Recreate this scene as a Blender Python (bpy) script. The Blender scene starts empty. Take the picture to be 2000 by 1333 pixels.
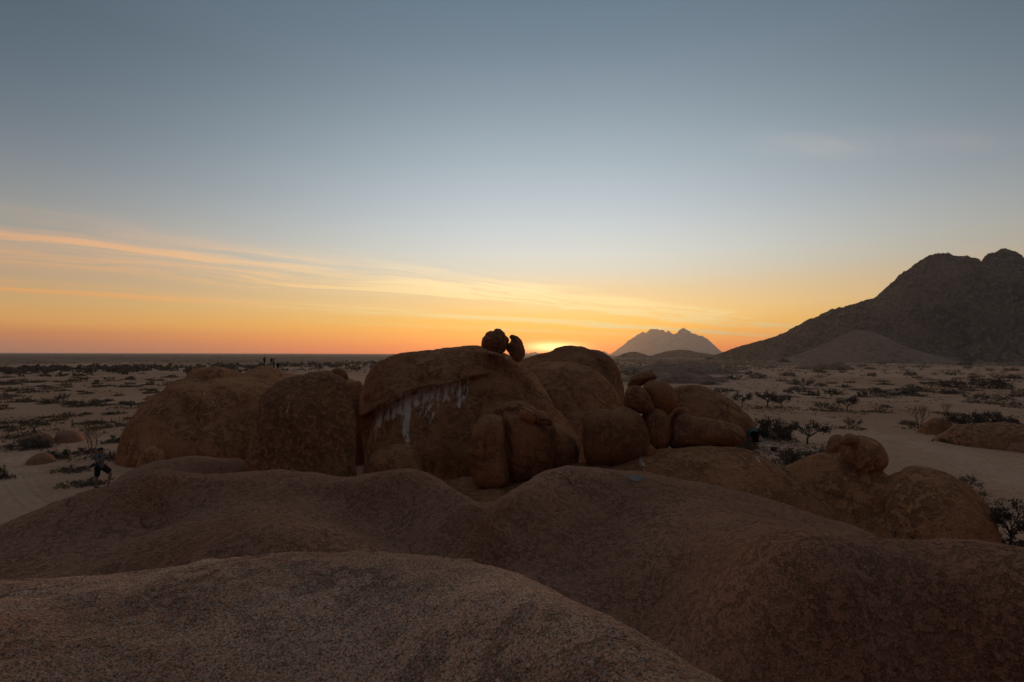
import bpy, math, random
import numpy as np
from mathutils import Matrix

# ------------------------------------------------------------------ camera
CAMZ, HOR, FP, ROLL = 15.0, 691.0, 1000.0, 0.003          # eye height (m), horizon row and focal length in photo pixels
scene = bpy.context.scene
COL = scene.collection
cam = bpy.data.cameras.new("camera")
cam_ob = bpy.data.objects.new("camera", cam)
COL.objects.link(cam_ob)
cam.sensor_width = 36.0
cam.lens = 18.0
cam.shift_y = 0.01225
cam.clip_start = 0.05
cam.clip_end = 60000.0
cam_ob.location = (0, 0, CAMZ)
cam_ob.rotation_euler = (Matrix.Rotation(math.radians(90), 3, 'X') @ Matrix.Rotation(ROLL, 3, 'Z')).to_euler()
scene.camera = cam_ob

# ------------------------------------------------------------------ colour management / render
scene.view_settings.view_transform = 'Standard'
scene.view_settings.look = 'None'
scene.view_settings.exposure = 0.0
scene.view_settings.gamma = 1.0
scene.render.engine = 'CYCLES'
scene.cycles.use_denoising = True
scene.cycles.max_bounces = 5
scene.cycles.diffuse_bounces = 3
scene.cycles.volume_bounces = 1
scene.cycles.transparent_max_bounces = 12

# ------------------------------------------------------------------ sky
SUN_AZ, SUN_EL = 4.6, 0.75                    # degrees right of the view axis, above the horizon


def srgb(r, g, b):
    f = lambda c: (c / 255 / 12.92) if c / 255 <= 0.04045 else ((c / 255 + 0.055) / 1.055) ** 2.4
    return (f(r), f(g), f(b), 1.0)


class NT:
    """small helper around a node tree"""
    def __init__(self, tree):
        self.t = tree; self.n = tree.nodes; self.l = tree.links

    def add(self, typ, **kw):
        nd = self.n.new(typ)
        for k, v in kw.items():
            setattr(nd, k, v)
        return nd

    def put(self, sock, v):
        if hasattr(v, 'is_output') or isinstance(v, bpy.types.NodeSocket):
            self.l.new(v, sock)
        else:
            sock.default_value = v

    def math(self, op, a, b=None, c=None, clamp=False):
        nd = self.add('ShaderNodeMath', operation=op, use_clamp=clamp)
        self.put(nd.inputs[0], a)
        if b is not None: self.put(nd.inputs[1], b)
        if c is not None: self.put(nd.inputs[2], c)
        return nd.outputs[0]

    def vmath(self, op, a, b=None):
        nd = self.add('ShaderNodeVectorMath', operation=op)
        self.put(nd.inputs[0], a)
        if b is not None: self.put(nd.inputs[1], b)
        return nd.outputs[1] if op in ('DOT_PRODUCT', 'LENGTH') else nd.outputs[0]

    def mix(self, f, a, b, mode='MIX'):
        nd = self.add('ShaderNodeMix', data_type='RGBA', blend_type=mode)
        self.put(nd.inputs[0], f); self.put(nd.inputs[6], a); self.put(nd.inputs[7], b)
        return nd.outputs[2]

    def ramp(self, f, stops, interp='LINEAR'):
        nd = self.add('ShaderNodeValToRGB')
        cr = nd.color_ramp; cr.interpolation = interp
        while len(cr.elements) < len(stops): cr.elements.new(0.5)
        for e, (p, c) in zip(cr.elements, stops):
            e.position = p; e.color = c if hasattr(c, '__len__') else (c, c, c, 1)
        self.put(nd.inputs[0], f)
        return nd.outputs[0]

    def sstep(self, f, lo, hi):
        nd = self.add('ShaderNodeMapRange', interpolation_type='SMOOTHSTEP')
        self.put(nd.inputs[0], f); self.put(nd.inputs[1], lo); self.put(nd.inputs[2], hi)
        return nd.outputs[0]

    def noise(self, vec, scale, detail=4, rough=0.55, dist=0.0, dim='3D'):
        nd = self.add('ShaderNodeTexNoise', noise_dimensions=dim)
        self.put(nd.inputs['Vector'], vec)
        nd.inputs['Scale'].default_value = scale
        nd.inputs['Detail'].default_value = detail
        nd.inputs['Roughness'].default_value = rough
        nd.inputs['Distortion'].default_value = dist
        return nd.outputs[0]

    def mapping(self, vec, scale=(1, 1, 1), rot=(0, 0, 0), loc=(0, 0, 0)):
        nd = self.add('ShaderNodeMapping')
        self.put(nd.inputs[0], vec)
        nd.inputs['Scale'].default_value = scale
        nd.inputs['Rotation'].default_value = rot
        nd.inputs['Location'].default_value = loc
        return nd.outputs[0]


world = bpy.data.worlds.new("World")
scene.world = world
world.use_nodes = True
w = NT(world.node_tree)
bg = world.node_tree.nodes['Background']
tc = w.add('ShaderNodeTexCoord')
D = w.vmath('NORMALIZE', tc.outputs['Generated'])
sep = w.add('ShaderNodeSeparateXYZ'); w.put(sep.inputs[0], D)
dx, dy, dz = sep.outputs
elev = w.math('MULTIPLY', w.math('ARCSINE', dz), 180 / math.pi)
az = w.math('MULTIPLY', w.math('ARCTAN2', dx, dy), 180 / math.pi)
daz = w.math('ABSOLUTE', w.math('SUBTRACT', az, SUN_AZ))
# elevation axis of the ramps: square root spreads the low sky
epos = w.math('SQRT', w.math('DIVIDE', w.math('MAXIMUM', elev, 0.0), 90.0))
P = lambda e: math.sqrt(e / 90.0)
# sky colours read off the photograph: (elevation in degrees, sRGB), towards the sun, at the sides and opposite it
SKY_SUN = [(0, (236, 124, 48)), (0.8, (244, 148, 58)), (2.0, (252, 174, 74)), (3.4, (252, 194, 100)), (5.0, (250, 208, 138)),
           (7.2, (240, 214, 168)), (9.0, (229, 220, 198)), (11, (222, 222, 212)), (13.4, (210, 216, 215)), (16, (196, 206, 211)),
           (21, (171, 185, 193)), (26, (146, 161, 172)), (31, (123, 139, 152)), (36, (106, 124, 139)), (50, (106, 123, 138)),
           (90, (104, 121, 137))]
SKY_SIDE = [(0, (150, 118, 102)), (0.7, (176, 122, 96)), (1.5, (200, 132, 86)), (2.5, (206, 152, 94)), (4.0, (202, 162, 108)),
            (5.5, (192, 160, 122)), (7.0, (180, 157, 132)), (9.0, (164, 156, 143)), (11.6, (148, 149, 146)), (15.4, (127, 134, 140)),
            (19, (108, 119, 129)), (23, (94, 108, 120)), (27, (84, 99, 111)), (40, (92, 108, 122)), (90, (104, 121, 137))]
SKY_BACK = [(0, (50, 46, 52)), (4, (58, 51, 56)), (9, (62, 57, 62)), (16, (58, 60, 68)), (30, (62, 71, 84)), (55, (84, 100, 115)),
            (90, (104, 121, 137))]
HAZE_DENSITY, HAZE_R, HAZE_TOP = 7.4e-5, 12100.0, 470.0


def above_haze(e, c, J):
    """the sky's own colour, so that it shows as c through the haze on the line of sight"""
    L = min(HAZE_R, (HAZE_TOP - CAMZ) / max(math.sin(math.radians(e)), 1e-6))
    T = math.exp(-HAZE_DENSITY * L)
    return tuple(max((v - j * (1 - T)) / T, 0.004) for v, j in zip(srgb(*c)[:3], J)) + (1,)


sun_side = w.ramp(epos, [(P(e), above_haze(e, c, (0.32, 0.22, 0.15))) for e, c in SKY_SUN])
side = w.ramp(epos, [(P(e), above_haze(e, c, (0.17, 0.13, 0.11))) for e, c in SKY_SIDE])
back = w.ramp(epos, [(P(e), srgb(*c)) for e, c in SKY_BACK])
glow = w.mix(w.sstep(daz, 2.0, 57.0), sun_side, side)
glow = w.mix(w.sstep(daz, 52.0, 125.0), glow, back)
nish = w.add('ShaderNodeTexSky', sky_type='NISHITA', sun_disc=False)
nish.sun_elevation = math.radians(SUN_EL)
nish.sun_rotation = math.radians(SUN_AZ)
nish.dust_density = 1.5
nish.ozone_density = 2.0
nish_c = w.mix(1.0, nish.outputs[0], (0.12, 0.12, 0.12, 1), 'MULTIPLY')
sky_c = w.mix(0.08, glow, nish_c)
# aureole just above the sun
de = w.math('SUBTRACT', elev, SUN_EL)
q = w.math('ADD', w.math('POWER', w.math('DIVIDE', daz, 2.8), 2.0), w.math('POWER', w.math('DIVIDE', w.math('ABSOLUTE', de), 0.5), 2.0))
aur = w.math('EXPONENT', w.math('MULTIPLY', q, -1.0))
q2 = w.math('ADD', w.math('POWER', w.math('DIVIDE', daz, 14.0), 2.0), w.math('POWER', w.math('DIVIDE', w.math('ABSOLUTE', de), 4.5), 2.0))
aur2 = w.math('EXPONENT', w.math('MULTIPLY', q2, -1.0))
sky_c = w.mix(aur2, sky_c, (0.25, 0.10, 0.0, 1), 'ADD')
sky_c = w.mix(aur, sky_c, (2.6, 2.0, 0.9, 1), 'ADD')
# cirrus: a flat layer high overhead, streaks running the way the wind draws them
zc = w.math('MAXIMUM', dz, 0.012)
cu = w.math('DIVIDE', dx, zc)
cv = w.math('DIVIDE', dy, zc)
cw = w.math('SUBTRACT', cv, w.math('MULTIPLY', cu, 0.9))
ca = w.math('ADD', cu, w.math('MULTIPLY', cv, 0.9))
cmb = w.add('ShaderNodeCombineXYZ'); w.put(cmb.inputs[0], w.math('MULTIPLY', ca, 0.17)); w.put(cmb.inputs[1], w.math('MULTIPLY', cw, 0.22))
warp = w.math('MULTIPLY', w.math('SUBTRACT', w.noise(cmb.outputs[0], 1.3, 3), 0.5), 3.4)
cww = w.math('ADD', cw, warp)
fib = w.add('ShaderNodeCombineXYZ'); w.put(fib.inputs[0], w.math('MULTIPLY', ca, 0.16)); w.put(fib.inputs[1], w.math('MULTIPLY', cww, 1.15))
fibre = w.noise(fib.outputs[0], 1.0, 6, 0.62, 0.35)
soft = w.add('ShaderNodeCombineXYZ'); w.put(soft.inputs[0], w.math('MULTIPLY', ca, 0.20)); w.put(soft.inputs[1], w.math('MULTIPLY', cww, 0.42)); soft.inputs[2].default_value = 3.7
patch = w.noise(soft.outputs[0], 1.0, 3)


def band(c, wd, amp):
    t = w.math('POWER', w.math('ABSOLUTE', w.math('DIVIDE', w.math('SUBTRACT', cww, c), wd)), 2.0)
    return w.math('MULTIPLY', w.math('EXPONENT', w.math('MULTIPLY', t, -1.0)), amp)


bands = w.math('ADD', band(9.1, 1.7, 1.3), band(15.0, 1.2, 1.5))
wis = w.math('ADD', w.math('POWER', w.math('ABSOLUTE', w.math('DIVIDE', w.math('SUBTRACT', cu, 1.95), 0.6)), 2.0), w.math('POWER', w.math('ABSOLUTE', w.math('DIVIDE', w.math('SUBTRACT', cv, 2.42), 0.16)), 2.0))
bands = w.math('ADD', bands, w.math('MULTIPLY', w.math('EXPONENT', w.math('MULTIPLY', wis, -1.0)), 0.22))
bands = w.math('ADD', bands, band(21.5, 2.0, 0.30))
cm = w.math('MULTIPLY', w.sstep(fibre, 0.33, 0.68), w.sstep(patch, 0.26, 0.56))
cm = w.math('MULTIPLY', w.math('MULTIPLY', cm, bands), w.math('SUBTRACT', 2.2, w.math('MULTIPLY', w.sstep(daz, 5.0, 55.0), 1.2)), clamp=True)
cm = w.math('MULTIPLY', cm, w.sstep(elev, 0.7, 2.2))
near_c = w.mix(w.sstep(elev, 2.0, 16.0), srgb(255, 230, 150), srgb(255, 244, 226))
far_c = w.mix(w.sstep(elev, 3.0, 18.0), srgb(226, 166, 98), srgb(192, 172, 164))
cloud_c = w.mix(w.sstep(daz, 2.0, 50.0), near_c, far_c)
sky_c = w.mix(cm, sky_c, w.mix(1.0, cloud_c, (1.25, 1.2, 1.15, 1), 'MULTIPLY'))
w.put(bg.inputs[0], sky_c)
bg.inputs[1].default_value = 1.0

# ------------------------------------------------------------------ sun, almost down
sun_d = bpy.data.lights.new("sun", 'SUN')
sun_d.energy = 1.2
sun_d.angle = math.radians(0.53)
sun_d.color = (1.0, 0.50, 0.20)
sun_ob = bpy.data.objects.new("sun", sun_d)
COL.objects.link(sun_ob)
sun_ob.location = (30, 300, 60)
sun_ob.rotation_euler = (math.radians(90 - SUN_EL), 0, math.radians(180 - SUN_AZ))

# ------------------------------------------------------------------ numeric helpers
RNG = np.random.default_rng(11)
_perm = RNG.permutation(256); _perm = np.concatenate([_perm, _perm, _perm])
_grad = RNG.normal(size=(256, 3)); _grad /= np.linalg.norm(_grad, axis=1)[:, None]


def perlin(p):
    """gradient noise of points (N,3), about -1..1"""
    i = np.floor(p).astype(np.int64); f = p - i
    u = f * f * f * (f * (f * 6 - 15) + 10)
    i &= 255
    out = 0.0
    for a in (0, 1):
        wx = u[:, 0] if a else 1 - u[:, 0]
        pa = _perm[i[:, 0] + a]
        for b in (0, 1):
            wy = u[:, 1] if b else 1 - u[:, 1]
            pb = _perm[(pa + i[:, 1] + b) & 255]
            for c in (0, 1):
                wz = u[:, 2] if c else 1 - u[:, 2]
                h = _perm[(pb + i[:, 2] + c) & 255]
                g = _grad[h]
                d = g[:, 0] * (f[:, 0] - a) + g[:, 1] * (f[:, 1] - b) + g[:, 2] * (f[:, 2] - c)
                out = out + wx * wy * wz * d
    return out * 1.6


def fbm(p, scale, octv=4, gain=0.5, seed=0.0):
    q = np.asarray(p, float) * scale + seed * 17.31 + 100.0
    s, a = 0.0, 1.0
    for _ in range(octv):
        s = s + a * perlin(q); q = q * 2.03 + 5.1; a *= gain
    return s


def ridged(p, scale, octv=4, gain=0.5, seed=0.0):
    q = np.asarray(p, float) * scale + seed * 17.31 + 100.0
    s, a = 0.0, 1.0
    for _ in range(octv):
        s = s + a * (1 - np.abs(perlin(q)) * 1.6); q = q * 2.07 + 5.1; a *= gain
    return s


def st(x, y):
    """photo pixel -> slopes to the right and down"""
    return (x - 1000.0 + ROLL * (y - HOR)) / FP, (y - HOR - ROLL * (x - 1000.0)) / FP


def px(x, y, Y, lean=0.0):
    """photo pixel -> point on the plane depth = Y + lean * height"""
    s, t = st(x, y)
    z = (CAMZ - Y * t) / (1 + lean * t)
    d = Y + lean * z
    return np.array((s * d, d, z))


def gnd(x, y):
    """photo pixel -> point on flat ground"""
    s, t = st(x, y)
    d = CAMZ / max(t, 0.001)
    return np.array((s * d, d, 0.0))


def curve(pts, closed, n=6):
    """Catmull-Rom through points (N,k)"""
    P_ = np.asarray(pts, float)
    if closed: Q = np.vstack([P_[-1], P_, P_[0], P_[1]])
    else: Q = np.vstack([2 * P_[0] - P_[1], P_, 2 * P_[-1] - P_[-2]])
    out = []
    for k in range(len(Q) - 3):
        a, b, c, d = Q[k:k + 4]
        for t in np.linspace(0, 1, n, endpoint=False):
            out.append(0.5 * (2 * b + (c - a) * t + (2 * a - 5 * b + 4 * c - d) * t * t + (3 * b - a - 3 * c + d) * t ** 3))
    if not closed: out.append(P_[-1])
    return np.array(out)


def seg_dist(X, Z, A, closed):
    """distance of grid points to a polyline and inside test"""
    B = np.vstack([A[1:], A[:1]]) if closed else A[1:]
    A0 = A if closed else A[:-1]
    best = np.full(X.shape, 1e9); ins = np.zeros(X.shape, bool)
    for (ax, az_), (bx, bz) in zip(A0, B):
        ex, ez = bx - ax, bz - az_
        L = ex * ex + ez * ez + 1e-12
        t = np.clip(((X - ax) * ex + (Z - az_) * ez) / L, 0, 1)
        best = np.minimum(best, (X - ax - t * ex) ** 2 + (Z - az_ - t * ez) ** 2)
        if closed and az_ != bz:
            c = (az_ > Z) != (bz > Z)
            ins ^= c & (X < ex * (Z - az_) / (bz - az_) + ax)
    return np.sqrt(best), ins


def blur(a, n=1):
    for _ in range(n):
        p = np.pad(a, 1, mode='edge')
        a = (p[:-2, 1:-1] + p[2:, 1:-1] + p[1:-1, :-2] + p[1:-1, 2:] + 4 * p[1:-1, 1:-1]) / 8
    return a


def bilinear(a, gx, gz):
    gx = np.clip(gx, 0, a.shape[0] - 1.001); gz = np.clip(gz, 0, a.shape[1] - 1.001)
    i, j = gx.astype(int), gz.astype(int); u, v = gx - i, gz - j
    return a[i, j] * (1 - u) * (1 - v) + a[i + 1, j] * u * (1 - v) + a[i, j + 1] * (1 - u) * v + a[i + 1, j + 1] * u * v


def inflate(poly, X, Z):
    """smooth height over a closed outline (Poisson), exactly 0 on it, 1 at its highest, negative outside"""
    lo, hi = poly.min(0), poly.max(0)
    c = max(hi - lo) / 46.0
    xs = np.arange(lo[0] - 3 * c, hi[0] + 3.01 * c, c); zs = np.arange(lo[1] - 3 * c, hi[1] + 3.01 * c, c)
    gx, gz = np.meshgrid(xs, zs, indexing='ij')
    d, ins = seg_dist(gx, gz, poly, True)
    u = np.zeros_like(d)
    for _ in range(700):
        v = np.zeros_like(u)
        v[1:-1, 1:-1] = 0.25 * (u[:-2, 1:-1] + u[2:, 1:-1] + u[1:-1, :-2] + u[1:-1, 2:] + c * c)
        u = np.where(ins, v, 0)
    q = np.where(ins & (d > 1.2 * c), u / np.maximum(d, c), 0.0); wgt = (ins & (d > 1.2 * c)).astype(float)
    for _ in range(14):                                       # spread the ratio outwards past the outline
        qb, wb = blur(q), blur(wgt)
        q = np.where(wgt > 0.5, q, np.where(wb > 1e-6, qb / np.maximum(wb, 1e-6), 0)); wgt = np.maximum(wgt, (wb > 1e-6) * 1.0)
        q = np.where(wgt > 0, q, 0)
    q = blur(q, 3)
    D, I = seg_dist(X, Z, poly, True)
    Q = bilinear(q, (X - xs[0]) / c, (Z - zs[0]) / c)
    Q = np.maximum(Q, q.max() * 0.15)
    return np.where(I, D, -D) * Q / u.max()


_corn = [(a, b, c) for a in (0, 1) for b in (0, 1) for c in (0, 1)]
_edges = [(p, q) for p in _corn for q in _corn if sum(q) - sum(p) == 1 and all(y >= x for x, y in zip(p, q))]


def surface_nets(F, o, c):
    """F < 0 inside; returns vertices and quads"""
    s = F < 0
    n = np.zeros([k - 1 for k in F.shape], np.int8)
    for a, b, d in _corn:
        n += s[a:a + n.shape[0], b:b + n.shape[1], d:d + n.shape[2]]
    idx = np.argwhere((n > 0) & (n < 8))
    acc = np.zeros((len(idx), 3)); cnt = np.zeros(len(idx))
    for p, q in _edges:
        ip, iq = idx + p, idx + q
        fa, fb = F[ip[:, 0], ip[:, 1], ip[:, 2]], F[iq[:, 0], iq[:, 1], iq[:, 2]]
        m = (fa < 0) != (fb < 0)
        t = np.where(m, fa / np.where(m, fa - fb, 1), 0)
        acc += m[:, None] * (np.array(p) + t[:, None] * (np.array(q) - np.array(p))); cnt += m
    V = np.asarray(o) + c * (idx + acc / cnt[:, None])
    vid = -np.ones(n.shape, np.int64); vid[idx[:, 0], idx[:, 1], idx[:, 2]] = np.arange(len(idx))
    quads = []
    for ax in range(3):
        b1, b2 = (ax + 1) % 3, (ax + 2) % 3
        lo = np.take(s, range(0, s.shape[ax] - 1), ax); hi = np.take(s, range(1, s.shape[ax]), ax)
        e = np.argwhere(lo != hi)
        e = e[(e[:, b1] > 0) & (e[:, b2] > 0) & (e[:, b1] < s.shape[b1] - 1) & (e[:, b2] < s.shape[b2] - 1)]
        u1 = np.zeros(3, int); u1[b1] = 1; u2 = np.zeros(3, int); u2[b2] = 1
        g = lambda k: vid[k[:, 0], k[:, 1], k[:, 2]]
        qd = np.stack([g(e - u1 - u2), g(e - u2), g(e), g(e - u1)], 1)
        flip = hi[e[:, 0], e[:, 1], e[:, 2]]
        qd[flip] = qd[flip][:, ::-1]
        quads.append(qd)
    return V, np.vstack(quads)


def smin(a, b, k):
    h = np.clip(0.5 + 0.5 * (b - a) / k, 0, 1)
    return b + (a - b) * h - k * h * (1 - h)


def new_mesh(name, V, F, mats=(), smooth=True, midx=None):
    me = bpy.data.meshes.new(name)
    V = np.asarray(V, np.float32); F = np.asarray(F, np.int32)
    k = F.shape[1]
    me.vertices.add(len(V)); me.vertices.foreach_set('co', V.ravel())
    me.loops.add(F.size); me.loops.foreach_set('vertex_index', F.ravel())
    me.polygons.add(len(F)); me.polygons.foreach_set('loop_start', np.arange(0, F.size, k, dtype=np.int32))
    me.update(calc_edges=True)
    if smooth: me.polygons.foreach_set('use_smooth', np.ones(len(F), bool))
    for m in mats: me.materials.append(m)
    if midx is not None: me.polygons.foreach_set('material_index', np.asarray(midx, np.int32))
    me.validate()
    return me


def add_attr(me, name, vals):
    a = me.attributes.new(name, 'FLOAT', 'POINT'); a.data.foreach_set('value', np.asarray(vals, np.float32))


def normals(V, F):
    t = np.cross(V[F[:, 2]] - V[F[:, 0]], V[F[:, 3 if F.shape[1] > 3 else 1]] - V[F[:, 1 if F.shape[1] > 3 else 0]])
    N = np.zeros_like(V)
    for k in range(F.shape[1]): np.add.at(N, F[:, k], t)
    return N / (np.linalg.norm(N, axis=1)[:, None] + 1e-12)


def obj(name, data, parent=None, loc=None, label=None, cat=None, group=None, kind=None):
    o = bpy.data.objects.new(name, data)
    COL.objects.link(o)
    if parent is not None: o.parent = parent
    if loc is not None: o.location = loc
    tag(o, label, cat, group, kind)
    return o


def tag(o, label=None, cat=None, group=None, kind=None):
    if label: o['label'] = label
    if cat: o['category'] = cat
    if group: o['group'] = group
    if kind: o['kind'] = kind


# ------------------------------------------------------------------ materials
def new_mat(name):
    m = bpy.data.materials.new(name); m.use_nodes = True
    t = NT(m.node_tree)
    return m, t, m.node_tree.nodes['Principled BSDF']


def plain(name, col, rough=0.8, var=0.25, scale=6.0, metallic=0.0):
    m, t, b = new_mat(name)
    co = t.add('ShaderNodeTexCoord').outputs['Object']
    n = t.noise(co, scale, 4)
    c = t.mix(n, tuple(v * (1 - var) for v in col) + (1,), tuple(min(1, v * (1 + var)) for v in col) + (1,))
    t.put(b.inputs['Base Color'], c)
    b.inputs['Roughness'].default_value = rough
    b.inputs['Metallic'].default_value = metallic
    b.inputs['Specular IOR Level'].default_value = 0.2
    return m


def rock_mat(name, c1, c2, dark, patch_scale=0.9, patch_amt=0.6, streak=0.5, grain=14.0, grain_amt=0.25, bump=0.25, bump_d=0.08,
             coarse=False, stain=True, flat=1.0, thr=0.5, crack=0.0, vary=False, even=0.0):
    m, t, b = new_mat(name)
    geo = t.add('ShaderNodeNewGeometry')
    co = geo.outputs['Position']
    big = t.noise(co, 0.9 if coarse else 0.13, 3)
    col = t.mix(t.sstep(big, 0.35, 0.65), c1, c2)
    # every rock has a tone of its own
    oi = t.add('ShaderNodeObjectInfo')
    tone = t.math('ADD', 0.86, t.math('MULTIPLY', oi.outputs['Random'], 0.28))
    tc_ = t.add('ShaderNodeCombineColor'); t.put(tc_.inputs[0], tone); t.put(tc_.inputs[1], t.math('ADD', 0.12, t.math('MULTIPLY', tone, 0.88))); t.put(tc_.inputs[2], t.math('ADD', 0.35, t.math('MULTIPLY', tone, 0.65)))
    if vary: col = t.mix(1.0, col, tc_.outputs[0], 'MULTIPLY')
    # weathered skin: dark flaky patches, uneven edges
    wp = t.mapping(co, (1, 1, flat))
    pn = t.noise(wp, patch_scale, 8, 0.66, 0.15)
    where = t.sstep(t.noise(co, patch_scale * 0.22, 3), 0.36, 0.62)
    if even: where = t.math('ADD', even, t.math('MULTIPLY', where, 1 - even))
    pm = t.math('MULTIPLY', t.sstep(pn, thr, thr + 0.075), where)
    col = t.mix(t.math('MULTIPLY', pm, patch_amt), col, dark)
    pn2 = t.noise(wp, patch_scale * 3.1, 6, 0.62, 0.3)
    pm2 = t.sstep(pn2, 0.54, 0.64)
    col = t.mix(t.math('MULTIPLY', pm2, patch_amt * 0.32), col, dark)
    # run-off streaks down steep faces
    sv = t.mapping(co, (1.0, 1.0, 0.09))
    st = t.sstep(t.noise(sv, 1.1, 5, 0.6), 0.52, 0.70)
    up = t.add('ShaderNodeSeparateXYZ'); t.put(up.inputs[0], geo.outputs['True Normal'])
    steep = t.sstep(up.outputs[2], 0.75, 0.25)
    col = t.mix(t.math('MULTIPLY', t.math('MULTIPLY', st, steep), streak), col, dark)
    if crack:
        wob = t.add('ShaderNodeTexNoise'); t.put(wob.inputs['Vector'], co); wob.inputs['Scale'].default_value = crack * 2.2; wob.inputs['Detail'].default_value = 5
        amp = t.add('ShaderNodeVectorMath', operation='SCALE'); t.put(amp.inputs[0], wob.outputs[1]); amp.inputs['Scale'].default_value = 0.55 / crack
        vo2 = t.add('ShaderNodeTexVoronoi', feature='DISTANCE_TO_EDGE'); t.put(vo2.inputs['Vector'], t.vmath('ADD', co, amp.outputs[0])); vo2.inputs['Scale'].default_value = crack
        ck = t.math('MULTIPLY', t.sstep(vo2.outputs['Distance'], 0.011, 0.002), t.sstep(t.noise(co, crack * 1.1, 2), 0.52, 0.62))
        col = t.mix(t.math('MULTIPLY', ck, 0.6), col, (dark[0] * 0.35, dark[1] * 0.35, dark[2] * 0.35, 1))
    # mineral grain
    gn = t.noise(co, grain, 3, 0.7)
    col = t.mix(grain_amt, col, t.mix(t.sstep(gn, 0.3, 0.7), (0.25, 0.25, 0.25, 1), (1.75, 1.7, 1.65, 1)), 'MULTIPLY')
    if coarse:
        vo = t.add('ShaderNodeTexVoronoi', feature='F1'); t.put(vo.inputs['Vector'], co); vo.inputs['Scale'].default_value = 135.0
        wn = t.add('ShaderNodeSeparateColor'); t.put(wn.inputs[0], vo.outputs['Color'])
        col = t.mix(t.math('MULTIPLY', t.sstep(wn.outputs[0], 0.66, 0.80), 0.45), col, (0.60, 0.46, 0.38, 1))
        col = t.mix(t.math('MULTIPLY', t.sstep(wn.outputs[1], 0.77, 0.88), 0.7), col, (0.045, 0.036, 0.034, 1))
        col = t.mix(t.math('MULTIPLY', t.sstep(wn.outputs[2], 0.80, 0.88), 0.4), col, (0.42, 0.19, 0.11, 1))
    if stain:
        at = t.add('ShaderNodeAttribute', attribute_name='stain')
        sn = t.noise(t.mapping(co, (2.0, 1.0, 0.008)), 1.1, 4, 0.66)
        sn2 = t.noise(t.mapping(co, (1, 0.5, 0.03)), 5.0, 3, 0.6)
        v = t.math('ADD', t.math('MULTIPLY', at.outputs['Fac'], 0.36), t.math('ADD', sn, t.math('MULTIPLY', t.math('SUBTRACT', sn2, 0.5), 0.25)))
        msk = t.math('MULTIPLY', t.sstep(v, 0.73, 0.93), t.sstep(at.outputs['Fac'], 0.02, 0.14))
        col = t.mix(t.math('MULTIPLY', msk, 0.9), col, (0.95, 0.73, 0.55, 1))
    t.put(b.inputs['Base Color'], col)
    b.inputs['Roughness'].default_value = 0.95
    b.inputs['Specular IOR Level'].default_value = 0.04
    h = t.math('ADD', t.math('MULTIPLY', pm, -0.55), t.math('MULTIPLY', t.noise(co, patch_scale * 2.2, 8, 0.6), 0.9))
    h = t.math('ADD', h, t.math('MULTIPLY', gn, 0.22))
    h = t.math('SUBTRACT', h, t.math('MULTIPLY', pm2, 0.22))
    if crack: h = t.math('SUBTRACT', h, t.math('MULTIPLY', ck, 0.8))
    bp = t.add('ShaderNodeBump'); bp.inputs['Strength'].default_value = bump; bp.inputs['Distance'].default_value = bump_d
    t.put(bp.inputs['Height'], h)
    t.put(b.inputs['Normal'], bp.outputs[0])
    return m


M = {}
M['rock'] = rock_mat('granite_boulder', (0.400, 0.154, 0.066, 1), (0.520, 0.210, 0.094, 1), (0.110, 0.046, 0.026, 1),
                     patch_scale=1.5, patch_amt=0.46, streak=0.5, grain=7.0, grain_amt=0.35, bump=0.8, bump_d=0.28, thr=0.47, crack=0.17, vary=True)
M['mottled'] = rock_mat('granite_mottled', (0.440, 0.184, 0.086, 1), (0.540, 0.236, 0.115, 1), (0.120, 0.052, 0.031, 1),
                        patch_scale=2.0, patch_amt=0.5, streak=0.35, grain=8.0, grain_amt=0.4, bump=0.9, bump_d=0.28, thr=0.47, even=0.6)
M['slab'] = rock_mat('granite_whaleback', (0.395, 0.164, 0.090, 1), (0.475, 0.212, 0.122, 1), (0.140, 0.060, 0.037, 1),
                     patch_scale=5.0, patch_amt=0.32, streak=0.25, grain=26.0, grain_amt=0.45, bump=1.0, bump_d=0.065, thr=0.50, even=0.45, crack=0.13)
M['near'] = rock_mat('granite_coarse', (0.420, 0.174, 0.088, 1), (0.620, 0.290, 0.162, 1), (0.170, 0.070, 0.038, 1),
                     patch_scale=5.5, patch_amt=0.42, streak=0.0, grain=70.0, grain_amt=0.75, bump=1.0, bump_d=0.017, coarse=True, stain=False, crack=0.42)
M['far_rock'] = rock_mat('granite_far', (0.290, 0.160, 0.102, 1), (0.37, 0.205, 0.132, 1), (0.085, 0.062, 0.048, 1),
                         patch_scale=0.05, patch_amt=0.6, streak=0.3, grain=0.4, bump=0.8, bump_d=2.0, stain=False)
M['mount'] = rock_mat('mountain_rock', (0.200, 0.108, 0.066, 1), (0.310, 0.170, 0.104, 1), (0.036, 0.030, 0.021, 1),
                      patch_scale=0.055, patch_amt=0.9, streak=0.2, grain=0.12, grain_amt=0.7, bump=1.0, bump_d=14.0, stain=False, thr=0.46)


def sand_nodes(t, co):
    big = t.noise(co, 0.012, 5, 0.6)
    mid = t.noise(co, 0.11, 6, 0.65)
    fine = t.noise(co, 1.7, 6, 0.7)
    c = t.mix(t.sstep(big, 0.36, 0.64), (0.54, 0.258, 0.142, 1), (0.66, 0.345, 0.205, 1))
    c = t.mix(t.math('MULTIPLY', t.sstep(mid, 0.52, 0.70), 0.55), c, (0.37, 0.195, 0.102, 1))
    c = t.mix(0.5, c, t.mix(t.sstep(fine, 0.3, 0.7), (0.62, 0.62, 0.62, 1), (1.3, 1.3, 1.3, 1)), 'MULTIPLY')
    return c, fine, mid


m, t, b = new_mat('sand_ground')
co = t.add('ShaderNodeNewGeometry').outputs['Position']
c, fine, mid = sand_nodes(t, co)
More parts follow.
